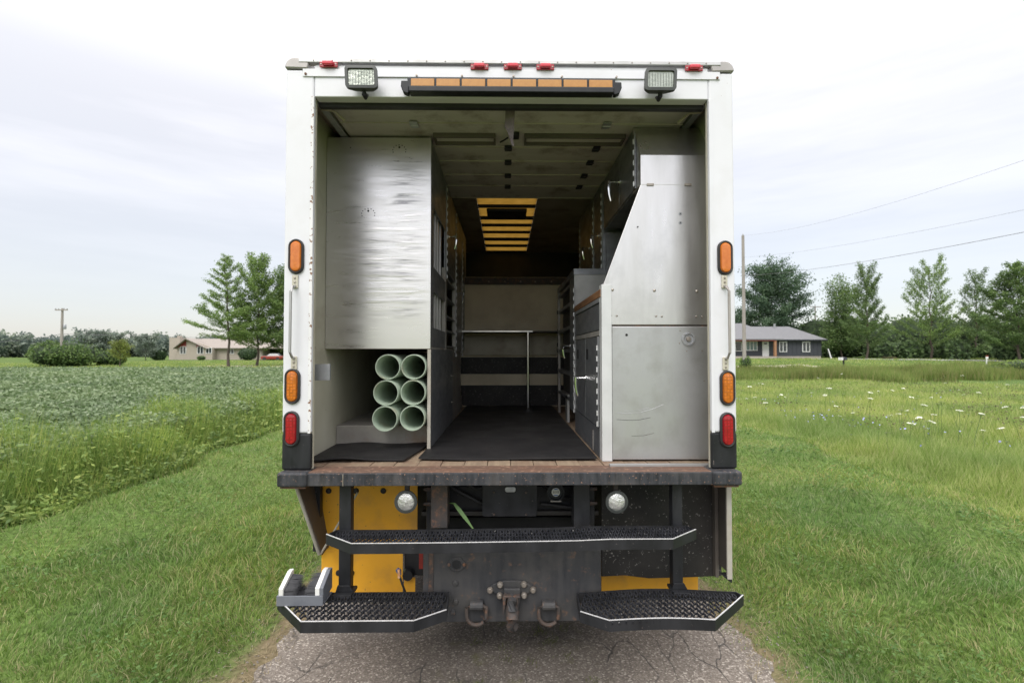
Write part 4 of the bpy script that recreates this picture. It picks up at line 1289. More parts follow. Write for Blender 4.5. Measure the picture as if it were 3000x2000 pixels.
# ------------------------------------------------------------------ poles, wires, mailbox and sign
def pole(px, D, top_py, rad, label, arm=0.0, extra=False):
    x0 = X(px, D, 900); z0 = float(gz(x0, D)); zt = Z(top_py, D, px)
    o = empty('utility_pole', (x0, D, z0), label, 'utility pole')
    MB().tube([(x0, D, z0 - 0.3), (x0, D, z0 + 3), (x0, D, zt)], [rad, rad * 0.93, rad * 0.7], 10).build('shaft', 'pole_wood', o, smooth=True)
    if arm:
        MB().box(x0 - arm, x0 + arm, D - 0.2, D - 0.08, zt - 0.28, zt - 0.14).build('crossarm', 'pole_wood', o)
        for k in (-0.92, -0.45, 0.45, 0.92):
            MB().lathe([(0.0, 0), (0.05, 0.0), (0.06, 0.08), (0.03, 0.16), (0.0, 0.17)], (x0 + arm * k, D - 0.14, zt - 0.14), 'z', 8).build('insulator', 'galvanised', o)
    else:
        MB().lathe([(0.0, 0), (0.05, 0.0), (0.06, 0.10), (0.03, 0.2), (0.0, 0.21)], (x0, D, zt), 'z', 8).build('insulator', 'galvanised', o)
    if extra:
        MB().lathe([(0.0, 0), (0.14, 0.0), (0.16, 0.1), (0.16, 0.5), (0.12, 0.58), (0.0, 0.6)], (x0 + 0.34, D, Z(965, D)), 'z', 12).build('transformer', 'galvanised', o, smooth=True)
    return x0, zt


lx, lz = pole(183, 60, 903, 0.17, 'wooden utility pole with crossarm standing at the far edge of the bean field', 0.75, True)
rx, rz_ = pole(2179, 44, 690, 0.17, 'tall bare wooden utility pole close to the right edge of the truck')
fx, fz = pole(2388, 92, 896, 0.16, 'distant utility pole rising behind the dark grey house', 1.0)


def wire(a, b, sag, label, r=0.012):
    pts = []
    a = Vector(a); b = Vector(b)
    for i in range(25):
        t = i / 24
        p = a.lerp(b, t); p.z -= sag * 4 * t * (1 - t)
        pts.append(p)
    tag(MB().tube(pts, r, 5).build('power_line', 'wire_metal'), label, 'power line', 'power lines')


tr_ = lambda px, py, Y: tuple(at(px, py, Y))
wire((rx, 44, Z(806, 44)), tr_(3080, 664, 16), 0.3, 'lowest and darkest wire running from the right pole to the upper right', 0.011)
wire((rx, 44, Z(752, 44)), tr_(3080, 598, 16), 0.3, 'middle thin wire running from the right pole to the right edge', 0.005)
wire((rx, 44, rz_), tr_(3080, 442, 14), 0.5, 'highest thin wire sloping to the upper right corner', 0.005)
wire((lx, 60, Z(978, 60)), (-75, 62, Z(978, 60) - 0.3), 0.9, 'wire from the left pole to the left edge of the view', 0.022)
wire((lx, 60, Z(978, 60)), (-22, 100, 4.6), 0.3, 'wire from the left pole across to the tan house', 0.022)

# guy marker, mailbox, birdhouse sign
D = 66
gx_ = X(2431, D); g0 = float(gz(gx_, D))
tag(MB().prism([(X(2435, D), D, g0), (X(2437.5, D), D, g0), (X(2428, D), D, Z(1021, D)), (X(2426, D), D, Z(1021, D))], (0, 0.12, 0)).build('guy_guard', 'trim_white'),
    'white slanted guy wire guard at the corner of the dark house', 'guy guard')
D = 48
mx_ = X(2472, D); g0 = float(gz(mx_, D))
mb = empty('mailbox', (mx_, D, g0), 'dark mailbox on a post standing in the weeds before the dark house', 'mailbox')
zt = Z(1055, D)
MB().box(mx_ - 0.06, mx_ + 0.06, D, D + 0.1, g0, zt).build('post', 'black_steel', mb)
ar = [(mx_ - 0.16, D - 0.28, zt)] + [(mx_ + 0.16 * math.cos(math.pi - k * math.pi / 8), D - 0.28, zt + 0.16 + 0.14 * math.sin(k * math.pi / 8)) for k in range(9)] + [(mx_ + 0.16, D - 0.28, zt)]
MB().prism(ar, (0, 0.56, 0)).build('box', 'siding_dark', mb)
MB().box(mx_ - 0.36, mx_ - 0.2, D - 0.2, D + 0.3, zt, zt + 0.28).build('newspaper_box', 'trim_white', mb)
D = 52
sx_ = X(2891, D); g0 = float(gz(sx_, D)); zt = Z(1048, D)
sg = empty('yard_sign', (sx_, D, g0), 'small white post with a red topped sign near the road on the right', 'sign')
MB().box(sx_ - 0.05, sx_ + 0.05, D, D + 0.08, g0, zt + 0.1).build('post', 'trim_white', sg)
MB().box(sx_ - 0.14, sx_ + 0.14, D - 0.03, D - 0.005, zt - 0.1, zt + 0.12).build('board', 'trim_white', sg)
MB().box(sx_ - 0.14, sx_ + 0.14, D - 0.03, D - 0.005, zt + 0.122, zt + 0.26).build('board_top', 'trim_red', sg)

# ------------------------------------------------------------------ white umbel flowers in the meadow


def flower_mesh(seed, H, Rr):
    q = random.Random(seed)
    m_ = MB()
    m_.tube([(0, 0, 0), (0.02, 0.01, H * 0.6), (0.0, 0.0, H)], [0.004, 0.003, 0.003], 4)
    ns = len(m_.f)
    for i in range(30):
        a = q.random() * 6.28; rr = Rr * math.sqrt(q.random())
        cx, cy = rr * math.cos(a), rr * math.sin(a)
        cz = H + 0.012 * (1 - (rr / Rr) ** 2) + 0.008 * q.random()
        s = Rr * 0.2
        m_.add([(cx - s, cy, cz), (cx, cy - s, cz - 0.003), (cx + s, cy, cz), (cx, cy + s, cz + 0.003)], [(0, 1, 2, 3)])
        if i % 4 == 0:
            m_.add([(0, 0, H - 0.06), (cx, cy, cz), (cx + 0.003, cy, cz)], [(0, 1, 2)])
    me = bpy.data.meshes.new('white_flower')
    me.from_pydata(m_.v, [], m_.f)
    me.materials.append(MATS['flower_white']); me.materials.append(MATS['flower_stem'])
    for i, p in enumerate(me.polygons):
        p.material_index = 1 if i < ns or len(p.vertices) == 3 else 0
    return me


fm = [flower_mesh(k, 0.44 + 0.06 * k, 0.040 + 0.008 * (k % 3)) for k in range(6)]
spots = []
clus = [(7.9, 9.0, 0.8, 16), (7.2, 11.5, 1.1, 16), (9.0, 8.2, 0.7, 14), (10.2, 9.2, 1.0, 9), (11.5, 13, 2.2, 16), (9.0, 15, 2.0, 12), (14, 17, 3.0, 12), (6.6, 14, 0.7, 9), (18, 20, 3, 10), (7.0, 7.5, 0.5, 6)]
for (cx, cy, s, n) in clus:
    for i in range(n):
        spots.append((cx + rnd.gauss(0, s), cy + rnd.gauss(0, s * 0.8)))
for i, (x_, y_) in enumerate(spots):
    if x_ < float(meadow_edge(x_, y_)) + 0.15:
        continue
    o = obj('white_flower', fm[i % 6], None, (x_, y_, float(gz(x_, y_)) - 0.02))
    o.rotation_euler = (rnd.uniform(-0.25, 0.25), rnd.uniform(-0.25, 0.25), rnd.uniform(0, 6.28))
    s = rnd.uniform(0.75, 1.15); o.scale = (s, s, s)
    tag(o, 'flat white umbel flower on a thin stem in the meadow grass', 'flower', 'white flowers in the meadow')

# ================================================================== THE TRUCK
YP = 2.56          # rear plane of the box
truck = empty('utility_truck', (0, 4.5, 0), 'white box utility truck seen from behind with its rear door rolled up', 'truck')
T = truck
XO, ZT = 1.20, Z(179, YP)
XI_L, XI_R = X(913, YP), X(2083, YP)
FL = 1.035         # floor level
HZ = Z(287, YP)    # header underside
zb = Z(1268, YP)


def part(mb_, name, m, parent=None, bevel=0.002, **kw):
    return mb_.build(name, m, parent or T, bevel, **kw)


# --- box shell
for s in (-1, 1):
    xi = XI_L if s < 0 else XI_R
    a, b = sorted((s * XO, xi))
    part(MB().box(a, b, YP, YP + 0.03, zb, ZT - 0.055), 'corner_post', 'white_paint', bevel=0.012, seg=3)
    part(MB().box(a, b, YP, YP + 0.03, FL + 0.006, zb - 0.001), 'post_base', 'black_steel', bevel=0.010, seg=3)
    # chipped inner flange of the post
    e0, e1 = sorted((xi, xi + s * 0.016))
    part(MB().box(e0, e1, YP - 0.004, YP - 0.0005, zb, HZ), 'post_flange', 'white_chipped' if s < 0 else 'white_paint', bevel=0.001)
    # jamb return
    j0, j1 = sorted((xi, xi + s * 0.012))
    part(MB().box(j0, j1, YP + 0.031, YP + 0.044, FL + 0.006, HZ), 'door_jamb', 'cream_paint', bevel=0)
    w0, w1 = sorted((s * XO, s * (XO - 0.022)))
    part(MB().box(w0, w1, YP + 0.052, 7.05, 0.94, ZT - 0.056), 'side_wall', 'white_paint', bevel=0)
    l0, l1 = sorted((s * (XO - 0.0225), s * (XO - 0.030)))
    part(MB().box(l0, l1, YP + 0.052, 7.04, FL, 3.12), 'wall_liner', 'cream_paint', bevel=0)
    # gap strip between post and liner
    g0, g1 = sorted((xi + s * 0.012, s * (XO - 0.031)))
    part(MB().box(g0, g1, YP + 0.052, YP + 0.058, FL + 0.006, HZ), 'post_back', 'cream_paint', bevel=0)
part(MB().box(XI_L + 0.001, XI_R - 0.001, YP + 0.002, YP + 0.065, HZ, ZT - 0.03), 'header', 'white_paint', bevel=0.004)
part(MB().box(XI_L, XI_R, YP + 0.067, YP + 0.10, HZ - 0.02, ZT - 0.07), 'door_seal', 'black_rubber', bevel=0)
# flashing strip and roof rail, slightly proud
part(MB().box(X(888, YP, 220), X(2108, YP, 230), YP - 0.006, YP - 0.0005, Z(230, YP, 1480), Z(208, YP, 1480)), 'flashing_strip', 'white_paint', bevel=0.001)
part(MB().box(-XO + 0.07, XO - 0.07, YP - 0.012, YP + 0.03, ZT - 0.022, ZT), 'roof_rail', 'aluminium_dull', bevel=0.003)
for s in (-1, 1):
    pr = []
    for k in range(7):
        t = k / 6 * math.pi / 2
        pr.append((s * (XO + 0.004 - 0.05 + 0.05 * math.sin(math.pi / 2 - t)), YP - 0.009, ZT - 0.050 + 0.055 * math.sin(t)))
    pr += [(s * (XO - 0.125), YP - 0.009, ZT + 0.004), (s * (XO - 0.118), YP - 0.009, ZT - 0.054)]
    cap = part(MB().prism([(p[0], p[1], p[2]) for p in pr] + [], (0, 0.20, 0)), 'corner_cap', 'cap_metal', bevel=0.006, smooth=True)
for px, py in ((897, 219), (2100, 231)):
    part(MB().lathe([(0, -0.012), (0.006, -0.011), (0.007, -0.006)], (X(px, YP, py), YP, Z(py, YP, px)), 'y', 8), 'rivet', 'rust', bevel=0)
for k in range(22):
    part(MB().lathe([(0, -0.016), (0.003, -0.0155), (0.004, -0.012)], (-1.05 + 2.1 * k / 21, YP, ZT - 0.012), 'y', 6), 'rivet', 'bolt_steel', bevel=0)
# roof with skylight opening
SX0, SX1, SY0, SY1 = -0.305, 0.275, 4.45, 6.96
for (a, b, c, d) in ((-XO + 0.02, XO - 0.02, YP + 0.06, SY0), (-XO + 0.02, SX0, SY0, SY1), (SX1, XO - 0.02, SY0, SY1), (-XO + 0.02, XO - 0.02, SY1, 7.05)):
    part(MB().box(a, b, c, d, 3.125, 3.165), 'roof_panel', 'dirty_cream', bevel=0)
part(MB().box(SX0 + 0.001, SX1 - 0.001, SY0 + 0.001, SY1 - 0.001, 3.1245, 3.128), 'skylight', 'skylight', bevel=0)
# roof bows crossing the skylight
gaps = [(4.54, 4.75), (4.86, 5.16), (5.29, 5.46), (5.58, 5.78), (5.90, 6.12), (6.29, 6.50), (6.66, 6.90)]
prev = SY0
for k, (a, b) in enumerate(gaps):
    part(MB().box(SX0 + 0.002, SX1 - 0.002, prev, a, 3.119, 3.1235), 'roof_bow', 'skirt_paint', bevel=0)
    prev = b
part(MB().box(SX0 + 0.002, SX1 - 0.002, prev, SY1 + 0.02, 3.119, 3.1235), 'roof_bow', 'skirt_paint', bevel=0)
part(MB().box(SX0 + 0.085, SX1 - 0.085, 4.86, 5.16, 3.09, 3.12), 'dome_light', 'black_plastic', bevel=0.01)
# front end
part(MB().box(-XO + 0.02, XO - 0.02, 7.052, 7.09, 0.94, ZT - 0.03), 'front_wall', 'white_paint', bevel=0)
part(MB().box(-XO + 0.03, XO - 0.03, 7.03, 7.045, 2.5, 3.12), 'front_liner', 'tank_brown', bevel=0)  # dark colour stands in for the attic's gloom

# --- floor: planks, sill, bumper
nP = 18
xs = [-1.165 + 2.33 * k / nP for k in range(nP + 1)]
p0 = None
for k in range(nP):
    e = 0.006 * rnd.random()
    part(MB().box(xs[k] + 0.0015, xs[k + 1] - 0.0015, YP + 0.115 + e, 7.03, FL - 0.035, FL - 0.002 - 0.004 * rnd.random()), 'plank', 'wood_plank', bevel=0.002)
part(MB().box(-1.17, 1.17, YP + 0.12, 7.03, 0.95, FL - 0.036), 'subfloor', 'tank_brown', bevel=0)
part(MB().box(-1.185, 1.185, 2.53, YP + 0.112, FL - 0.06, FL), 'sill_plate', 'rusty_sill', bevel=0.003)
part(MB().box(X(1790, 2.6), 1.15, YP + 0.075, YP + 0.105, FL, FL + 0.012), 'threshold_strip', 'aluminium_dull', bevel=0.001)
bz0, bz1 = Z(1422, 2.515), Z(1378, 2.515)
part(MB().box(-1.18, 1.18, 2.515, 2.5285, bz0, FL - 0.001), 'bumper_channel', 'bumper_steel', bevel=0.004)
part(MB().box(-1.19, 1.19, 2.529, 2.60, bz0, bz0 + 0.012), 'bumper_flange', 'rust_steel', bevel=0.002)
for s in (-1, 1):
    a, b = sorted((s * 1.200, s * 1.045))
    part(MB().box(a, b, 2.504, 2.65, bz0 - 0.003, FL + 0.004), 'bumper_end', 'bumper_steel', bevel=0.012, seg=3)
    part(MB().box(a + 0.012, b - 0.012, 2.52, 2.65, bz0 - 0.014, bz0 - 0.004), 'bumper_foot', 'rust', bevel=0.003)
wl = X(1008, 2.515)
part(MB().box(wl - 0.002, wl + 0.002, 2.5125, 2.5155, bz0 + 0.002, FL - 0.005), 'weld_seam', 'bolt_steel', bevel=0)

# --- roll-up door stored under the roof
dz = 3.045
yb = [YP + 0.09, 2.905, 3.24, 3.48, 3.745, 3.995, 4.31]
for k in range(6):
    pn = part(MB().box(-1.03, 1.05, yb[k] + 0.002, yb[k + 1] - 0.002, dz, dz + 0.018), 'door_panel', 'door_inner', bevel=0.003)
    part(MB().box(-1.03, 1.05, yb[k + 1] - 0.010, yb[k + 1] - 0.0025, dz - 0.006, dz - 0.0005), 'panel_lip', 'cream_paint', pn, bevel=0.001)
for hx in (X(1215, 2.92, 360), X(1490, 2.92, 360), X(1775, 2.92, 360)):
    for k in range(1, 6):
        part(MB().box(hx - 0.024, hx + 0.024, yb[k] - 0.04, yb[k] + 0.04, dz - 0.014, dz - 0.0065).tube([(hx - 0.026, yb[k], dz - 0.014), (hx + 0.026, yb[k], dz - 0.014)], 0.006, 6),
             'door_hinge', 'galvanised' if k < 2 else 'black_steel', bevel=0.001)
for (pa, pb) in ((1272, 1452), (1536, 1828)):
    a, b = X(pa, 3.08, 400), X(pb, 3.08, 400)
    ch = part(MB().box(a, b, 3.03, 3.045, dz - 0.03, dz - 0.001).box(a, b, 3.135, 3.15, dz - 0.03, dz - 0.001).box(a, a + 0.012, 3.045, 3.135, dz - 0.03, dz - 0.001).box(b - 0.012, b, 3.045, 3.135, dz - 0.03, dz - 0.001),
              'door_stiffener', 'skirt_paint', bevel=0.002)
    part(MB().box(a + 0.013, b - 0.013, 3.046, 3.134, dz - 0.010, dz - 0.002), 'stiffener_web', 'door_inner', ch, bevel=0)
for s in (-1, 1):      # tracks
    xt = -1.06 if s < 0 else 1.08
    part(MB().box(xt - 0.02, xt + 0.02, YP + 0.11, 4.8, dz - 0.01, dz - 0.001).box(xt - 0.02, xt - 0.015, YP + 0.11, 4.8, dz, dz + 0.04), 'door_track', 'galvanised', bevel=0)
    # torn cable guards in the corners
    part(MB().tube([(xt, YP + 0.12, dz - 0.03), (xt - s * 0.06, YP + 0.16, dz - 0.025), (xt - s * 0.10, YP + 0.22, dz - 0.05)], [0.012, 0.006, 0.01], 5), 'track_bracket', 'dirty_cream', bevel=0)

# lock catch by the strap
lx_ = X(1512, 2.98, 397)
part(MB().box(lx_ - 0.02, lx_ + 0.02, 3.0, 3.06, dz - 0.03, dz - 0.007).tube([(lx_ - 0.05, 3.02, dz - 0.035), (lx_ - 0.10, 3.10, dz - 0.03)], 0.006, 6), 'door_latch', 'black_steel', bevel=0.002)
# pull strap hanging from the door
sp_ = []
for (px0, px1, py) in ((1481, 1509, 308), (1480, 1508, 345), (1479, 1506, 368), (1488, 1505, 390), (1494, 1503, 410), (1500, 1507, 428)):
    sp_.append((at(px0, py, 2.72), at(px1, py, 2.715)))
ms = MB()
vs, fs = [], []
for k, (a, b) in enumerate(sp_):
    off = Vector((0, 0.0035, 0))
    yy = Vector((0, 0.012 * math.sin(k * 1.1), 0))
    vs += [a + yy, b - yy * 0.5, b - yy * 0.5 + off, a + yy + off]
    if k:
        o4 = 4 * k
        for j in range(4):
            fs.append((o4 - 4 + j, o4 - 4 + (j + 1) % 4, o4 + (j + 1) % 4, o4 + j))
fs += [(0, 3, 2, 1), tuple(4 * (len(sp_) - 1) + j for j in range(4))]
ms.add(vs, fs)
tag(ms.build('pull_strap', 'strap_web'), 'mauve brown webbing strap hanging from the rolled up door', 'strap')


# --- chrome T-handle: shaft pointing into the aisle, lever hanging down
def handle(x, y, z, s, par=None, size=1.0):
    h = part(MB().lathe([(0, 0), (0.020 * size, 0), (0.020 * size, s * 0.006), (0.0, s * 0.008)], (x, y, z), 'x', 12), 'door_handle', 'chrome', par, bevel=0, smooth=True)
    L_ = 0.055 * size
    lev = MB()
    lev.tube([(x, y, z), (x + s * L_, y, z)], 0.0065 * size, 8)
    lev.tube([(x + s * (L_ - 0.012), y, z + 0.004), (x + s * (L_ + 0.004), y, z + 0.002), (x + s * (L_ + 0.006), y, z - 0.03 * size), (x + s * (L_ + 0.002), y, z - 0.07 * size), (x + s * (L_ - 0.008), y, z - 0.105 * size)],
             [0.010 * size, 0.011 * size, 0.010 * size, 0.008 * size, 0.006 * size], 8)
    return h, lev


def add_handle(x, y, z, s, size=1.0):
    h, lev = handle(x, y, z, s, None, size)
    part(lev, 'lever', 'chrome', h, bevel=0, smooth=True)


def hinge_strip(x, y, z0, z1, s, parent=None):
    m1 = MB().box(x, x + s * 0.004, y - 0.012, y + 0.012, z0, z1)
    h = part(m1, 'piano_hinge', 'galvanised', parent, bevel=0)
    kn = MB(); z = z0; on = True
    while z < z1 - 0.02:
        if on: kn.tube([(x + s * 0.006, y, z), (x + s * 0.006, y, z + 0.03)], 0.006, 6)
        z += 0.032; on = not on
    # every other knuckle of the hinge
    q = part(kn, 'hinge_knuckles', 'bare_edge', h, bevel=0); q['kind'] = 'stuff'
    return h


# --- left upper cabinet
CY = 3.07
CL, CR = -1.168, X(1261, CY)
cz0, cz1 = Z(1022, CY), Z(405, CY)
part(MB().box(CL, CR, CY, CY + 0.006, cz0, cz1), 'cabinet_back', 'aluminium_dented', bevel=0.004)
# front edge, bottom lip
part(MB().box(CL + 0.002, CR - 0.002, CY + 0.007, 5.80, cz0, cz0 + 0.012), 'cabinet_bottom', 'shelf_metal', bevel=0)
part(MB().box(CL + 0.002, CR - 0.002, CY + 0.007, 5.80, cz1 - 0.014, cz1 - 0.002), 'cabinet_top', 'aluminium_aisle', bevel=0)
for (px, py, r_) in ((1027, 433, 0.004), (1170, 432, 0.0065), (1079, 618, 0.0065)):
    p = at(px, py, CY)
    part(MB().lathe([(r_, 0.0), (r_ * 0.7, -0.0015), (0.0, -0.001)], (p.x, CY - 0.0005, p.z), 'y', 12), 'rivet_hole', 'dark_void', bevel=0)
    if r_ > 0.005:
        ringm = MB()
        for kk in range(9):
            a = R(200 - kk * 27)
            ringm.lathe([(0.0, -0.0012), (0.0035, -0.001), (0.0035, 0)], (p.x + 0.042 * math.cos(a), CY - 0.0002, p.z + 0.035 * math.sin(a) - 0.02), 'y', 6)
        q = part(ringm, 'scratch_marks', 'black_steel', bevel=0); q['kind'] = 'stuff'
XA = CR      # aisle face
f = 1 if XA < 0 else -1
# face strips round two open bays with silver dividers
y_a, y_b, y_c, y_d, y_e = 3.19, 3.82, 3.90, 4.60, 5.30
zA = [cz0, 1.82, 2.06, 2.22, 2.62, cz1]
part(MB().box(XA - 0.012, XA - 0.0005, CY + 0.007, y_a, cz0 + 0.013, cz1 - 0.015), 'cabinet_stile', 'aluminium_aisle', bevel=0.001)
part(MB().box(XA - 0.012, XA - 0.0005, y_b, 4.58, 2.33, cz1 - 0.015), 'cabinet_door', 'aluminium_aisle', bevel=0.001)
for (za, zb_) in ((cz0 + 0.013, 1.82), (2.06, 2.22), (2.62, cz1 - 0.015)):
    part(MB().box(XA - 0.012, XA - 0.0005, y_a + 0.001, y_b - 0.001, za, zb_), 'cabinet_rail', 'aluminium_aisle', bevel=0.001)
for (za, zb_) in ((1.82, 2.06), (2.22, 2.62)):
    for yy in (3.25, 3.37, 3.49, 3.64):
        part(MB().box(XA - 0.05, XA - 0.014, yy, yy + 0.035, za - 0.02, zb_ + 0.02), 'bay_divider', 'aluminium', bevel=0.001)
for k, (ya, yb_) in enumerate(((y_b, y_c), (4.58, 4.66), (5.28, 5.36), (5.74, 5.80))):
    part(MB().box(XA - 0.03, XA + 0.001, ya, yb_, cz0 - (0.0 if k == 0 else 0.02), 2.33 if k == 0 else cz1 - 0.015), 'cabinet_stile', 'shelf_metal', bevel=0.001)
for zz in (1.70, 1.83, 1.95, 2.10, 2.25, 2.32):
    part(MB().box(CL + 0.01, XA - 0.001, y_c, 4.58, zz, zz + 0.012), 'bay_shelf', 'galvanised', bevel=0.001)
part(MB().box(XA - 0.014, XA - 0.001, 4.661, 5.279, cz0 + 0.013, cz1 - 0.015), 'cabinet_door', 'aluminium_aisle', bevel=0.001)
part(MB().box(XA - 0.014, XA - 0.001, 5.361, 5.739, cz0 + 0.013, cz1 - 0.015), 'cabinet_door', 'aluminium_aisle', bevel=0.001)
hinge_strip(XA, 3.88, 2.25, 3.0, 1)
hinge_strip(XA, 4.62, 1.62, 3.0, 1)
hinge_strip(XA, 5.31, 1.62, 2.9, 1)
add_handle(XA, 4.05, Z(694, 4.05), 1)
add_handle(XA, 4.78, Z(858, 4.78), 1)
part(MB().box(CL, CL + 0.01, CY + 0.01, 5.8, cz0 + 0.013, cz1 - 0.02), 'cabinet_inner_side', 'dark_void', bevel=0)
part(MB().box(CL + 0.3, CL + 0.31, CY + 0.02, y_c, cz0 + 0.013, cz1 - 0.02), 'bay_back', 'dark_void', bevel=0)

# --- lower left partition, shelf
part(MB().box(XA - 0.016, XA - 0.001, CY + 0.02, 4.38, FL, cz0 - 0.001), 'partition', 'aluminium_aisle', bevel=0.001)
part(MB().box(XA - 0.020, XA + 0.002, CY + 0.004, CY + 0.019, FL + 0.002, cz0 - 0.001), 'partition_edge', 'skirt_edge', bevel=0.002)
part(MB().box(XA - 0.018, XA - 0.006, 4.381, 5.25, FL, cz0 - 0.001), 'locker_side', 'shelf_metal', bevel=0.002)
for zz in (1.22, 1.45):
    for yy in (4.30,):
        part(MB().lathe([(0, 0.006), (0.007, 0.004), (0.008, 0.0)], (XA - 0.001, yy, zz), 'x', 8), 'rivet', 'bolt_steel', bevel=0)
sz = Z(1245, 3.28)
part(MB().box(-1.166, XA - 0.021, 3.28, 5.6, FL, sz), 'pipe_shelf', 'shelf_metal', bevel=0.003)
# bracket on the left wall
p = at(927, 1090, 2.80)
part(MB().box(-1.167, XI_L + 0.052, 2.68, 2.70, Z(1113, 2.7), Z(1066, 2.7)), 'wall_bracket', 'galvanised', bevel=0.002)

# --- right side: bench with end panel, overhead cabinet
RY = 2.78
RXA = X(1762, RY)          # aisle face of the bench
WR = 1.166
A = lambda px, py: at(px, py, RY)
# upper end panel (slanting front edge)
pts = [A(1768, 832), A(1877, 541), A(2100, 541), A(2100, 951), A(1790, 951), A(1768, 951)]
pts = [Vector((min(p.x, WR), RY, p.z)) for p in pts]
part(MB().prism(pts, (0, 0.014, 0)), 'end_panel', 'aluminium', bevel=0.002)
part(MB().box(A(1792, 960).x, WR, RY - 0.004, RY + 0.012, Z(1347, RY), Z(956, RY)), 'end_door', 'aluminium_lower', bevel=0.004)
part(MB().box(A(1790, 960).x, WR, RY + 0.001, RY + 0.010, Z(955.5, RY), Z(951.5, RY)), 'end_door_gap', 'rust_steel', bevel=0)
part(MB().box(RXA, A(1791, 960).x, RY - 0.012, RY + 0.03, FL, Z(833, RY)).box(RXA, RXA + 0.006, RY + 0.03, RY + 0.06, FL, Z(833, RY)), 'corner_angle', 'aluminium_pale', bevel=0.002)
# overhead cabinet end
OX = A(1877, 541).x
o1 = [(OX, RY, Z(540, RY)), (OX, RY, Z(452, RY)), (OX, RY + 0.16, Z(372, RY + 0.16)), (OX, RY + 0.17, Z(372, RY + 0.16)), (OX, RY + 0.17, Z(540, RY))]
part(MB().prism([Vector(q) for q in o1], (WR - OX, 0, 0)), 'overhead_end', 'aluminium', bevel=0.003)
oz0, oz1 = Z(540, RY) + 0.005, 3.03
part(MB().box(OX + 0.001, WR, RY + 0.175, 3.80, oz0, oz1), 'overhead_cabinet', 'aluminium_aisle', bevel=0.002)
part(MB().box(OX - 0.006, OX - 0.0005, RY + 0.10, 3.28, oz0 + 0.01, 2.985), 'overhead_door', 'aluminium_aisle', bevel=0.001)
part(MB().box(OX - 0.006, OX - 0.0005, 3.285, 3.80, oz0 + 0.01, 2.985), 'overhead_door', 'aluminium_aisle', bevel=0.001)
hinge_strip(OX - 0.007, RY + 0.10, oz0 + 0.02, 2.98, -1)
add_handle(OX - 0.006, 3.27, Z(532, 3.27), -1, 1.25)
for px_ in (1895, 2005):
    p = A(px_, 541)
    part(MB().box(p.x, p.x + 0.04, RY - 0.006, RY - 0.001, p.z - 0.008, p.z + 0.006), 'hinge_leaf', 'bolt_steel', bevel=0.001)
# rivets, lock and marks on the end panels
for (px, py, r_) in ((1794, 849, .0085), (1917, 851, .0085), (2041, 853, .0085), (1790, 925, .0055), (1807, 925, .0055), (1922, 926, .0055), (1939, 927, .0055), (2039, 927, .0055), (2056, 928, .0055),
                     (1992, 968, .004), (1990, 1005, .004), (2011, 1028, .004), (2056, 1028, .004), (2062, 1115, .004)):
    p = A(px, py)
    part(MB().lathe([(0, -0.008), (r_ * 0.7, -0.006), (r_, -0.0045)], (p.x, RY, p.z), 'y', 10), 'rivet', 'bolt_steel', bevel=0, smooth=True)
for (px, py, r_) in ((1993, 627, .010), (1993, 653, .010)):
    p = A(px, py)
    hb = part(MB().lathe([(0.0, -0.002), (r_, -0.002), (r_, 0.0)], (p.x, RY, p.z), 'y', 14), 'dimpled_hole', 'galvanised', bevel=0)
    part(MB().lathe([(0.0, -0.0035), (r_ * 0.35, -0.0035), (r_ * 0.35, -0.0021)], (p.x, RY, p.z), 'y', 10), 'hole', 'dark_void', hb, bevel=0)
for (px, py, r_) in ((1868, 665, .004), (1835, 981, .0075)):
    p = A(px, py)
    part(MB().lathe([(0.0, -0.006), (r_, -0.006), (r_, -0.004)], (p.x, RY, p.z), 'y', 12), 'hole', 'dark_void', bevel=0)
p = A(2016, 993)
lk = part(MB().lathe([(0.040, -0.0045), (0.040, -0.009), (0.030, -0.010), (0.027, -0.004), (0.0, -0.002)], (p.x, RY - 0.001, p.z), 'y', 28), 'paddle_lock', 'galvanised', bevel=0, smooth=True)
part(MB().lathe([(0.0, -0.013), (0.013, -0.012), (0.015, -0.004)], (p.x, RY, p.z), 'y', 16), 'lock_cylinder', 'bolt_steel', lk, bevel=0, smooth=True)
for k in range(6):
    a = k * math.pi / 3 + 0.3
    part(MB().lathe([(0, -0.012), (0.003, -0.0115), (0.0035, -0.009)], (p.x + 0.035 * math.cos(a), RY, p.z + 0.035 * math.sin(a)), 'y', 6), 'rivet', 'bolt_steel', lk, bevel=0)

for pts_, m_s, r_s in ((((1805, 1209), (1840, 1210), (1875, 1208), (1910, 1198), (1943, 1184)), 'galvanised', 0.0011), (((1806, 1228), (1840, 1230), (1872, 1229), (1905, 1222)), 'black_steel', 0.0010),
                        (((1830, 1203), (1870, 1202), (1900, 1194)), 'galvanised', 0.0008), (((1850, 1276), (1885, 1275), (1915, 1268)), 'rust_steel', 0.0009)):
    part(MB().tube([(A(*q).x, RY - 0.0045, A(*q).z) for q in pts_], r_s, 5), 'scratch', m_s, bevel=0)

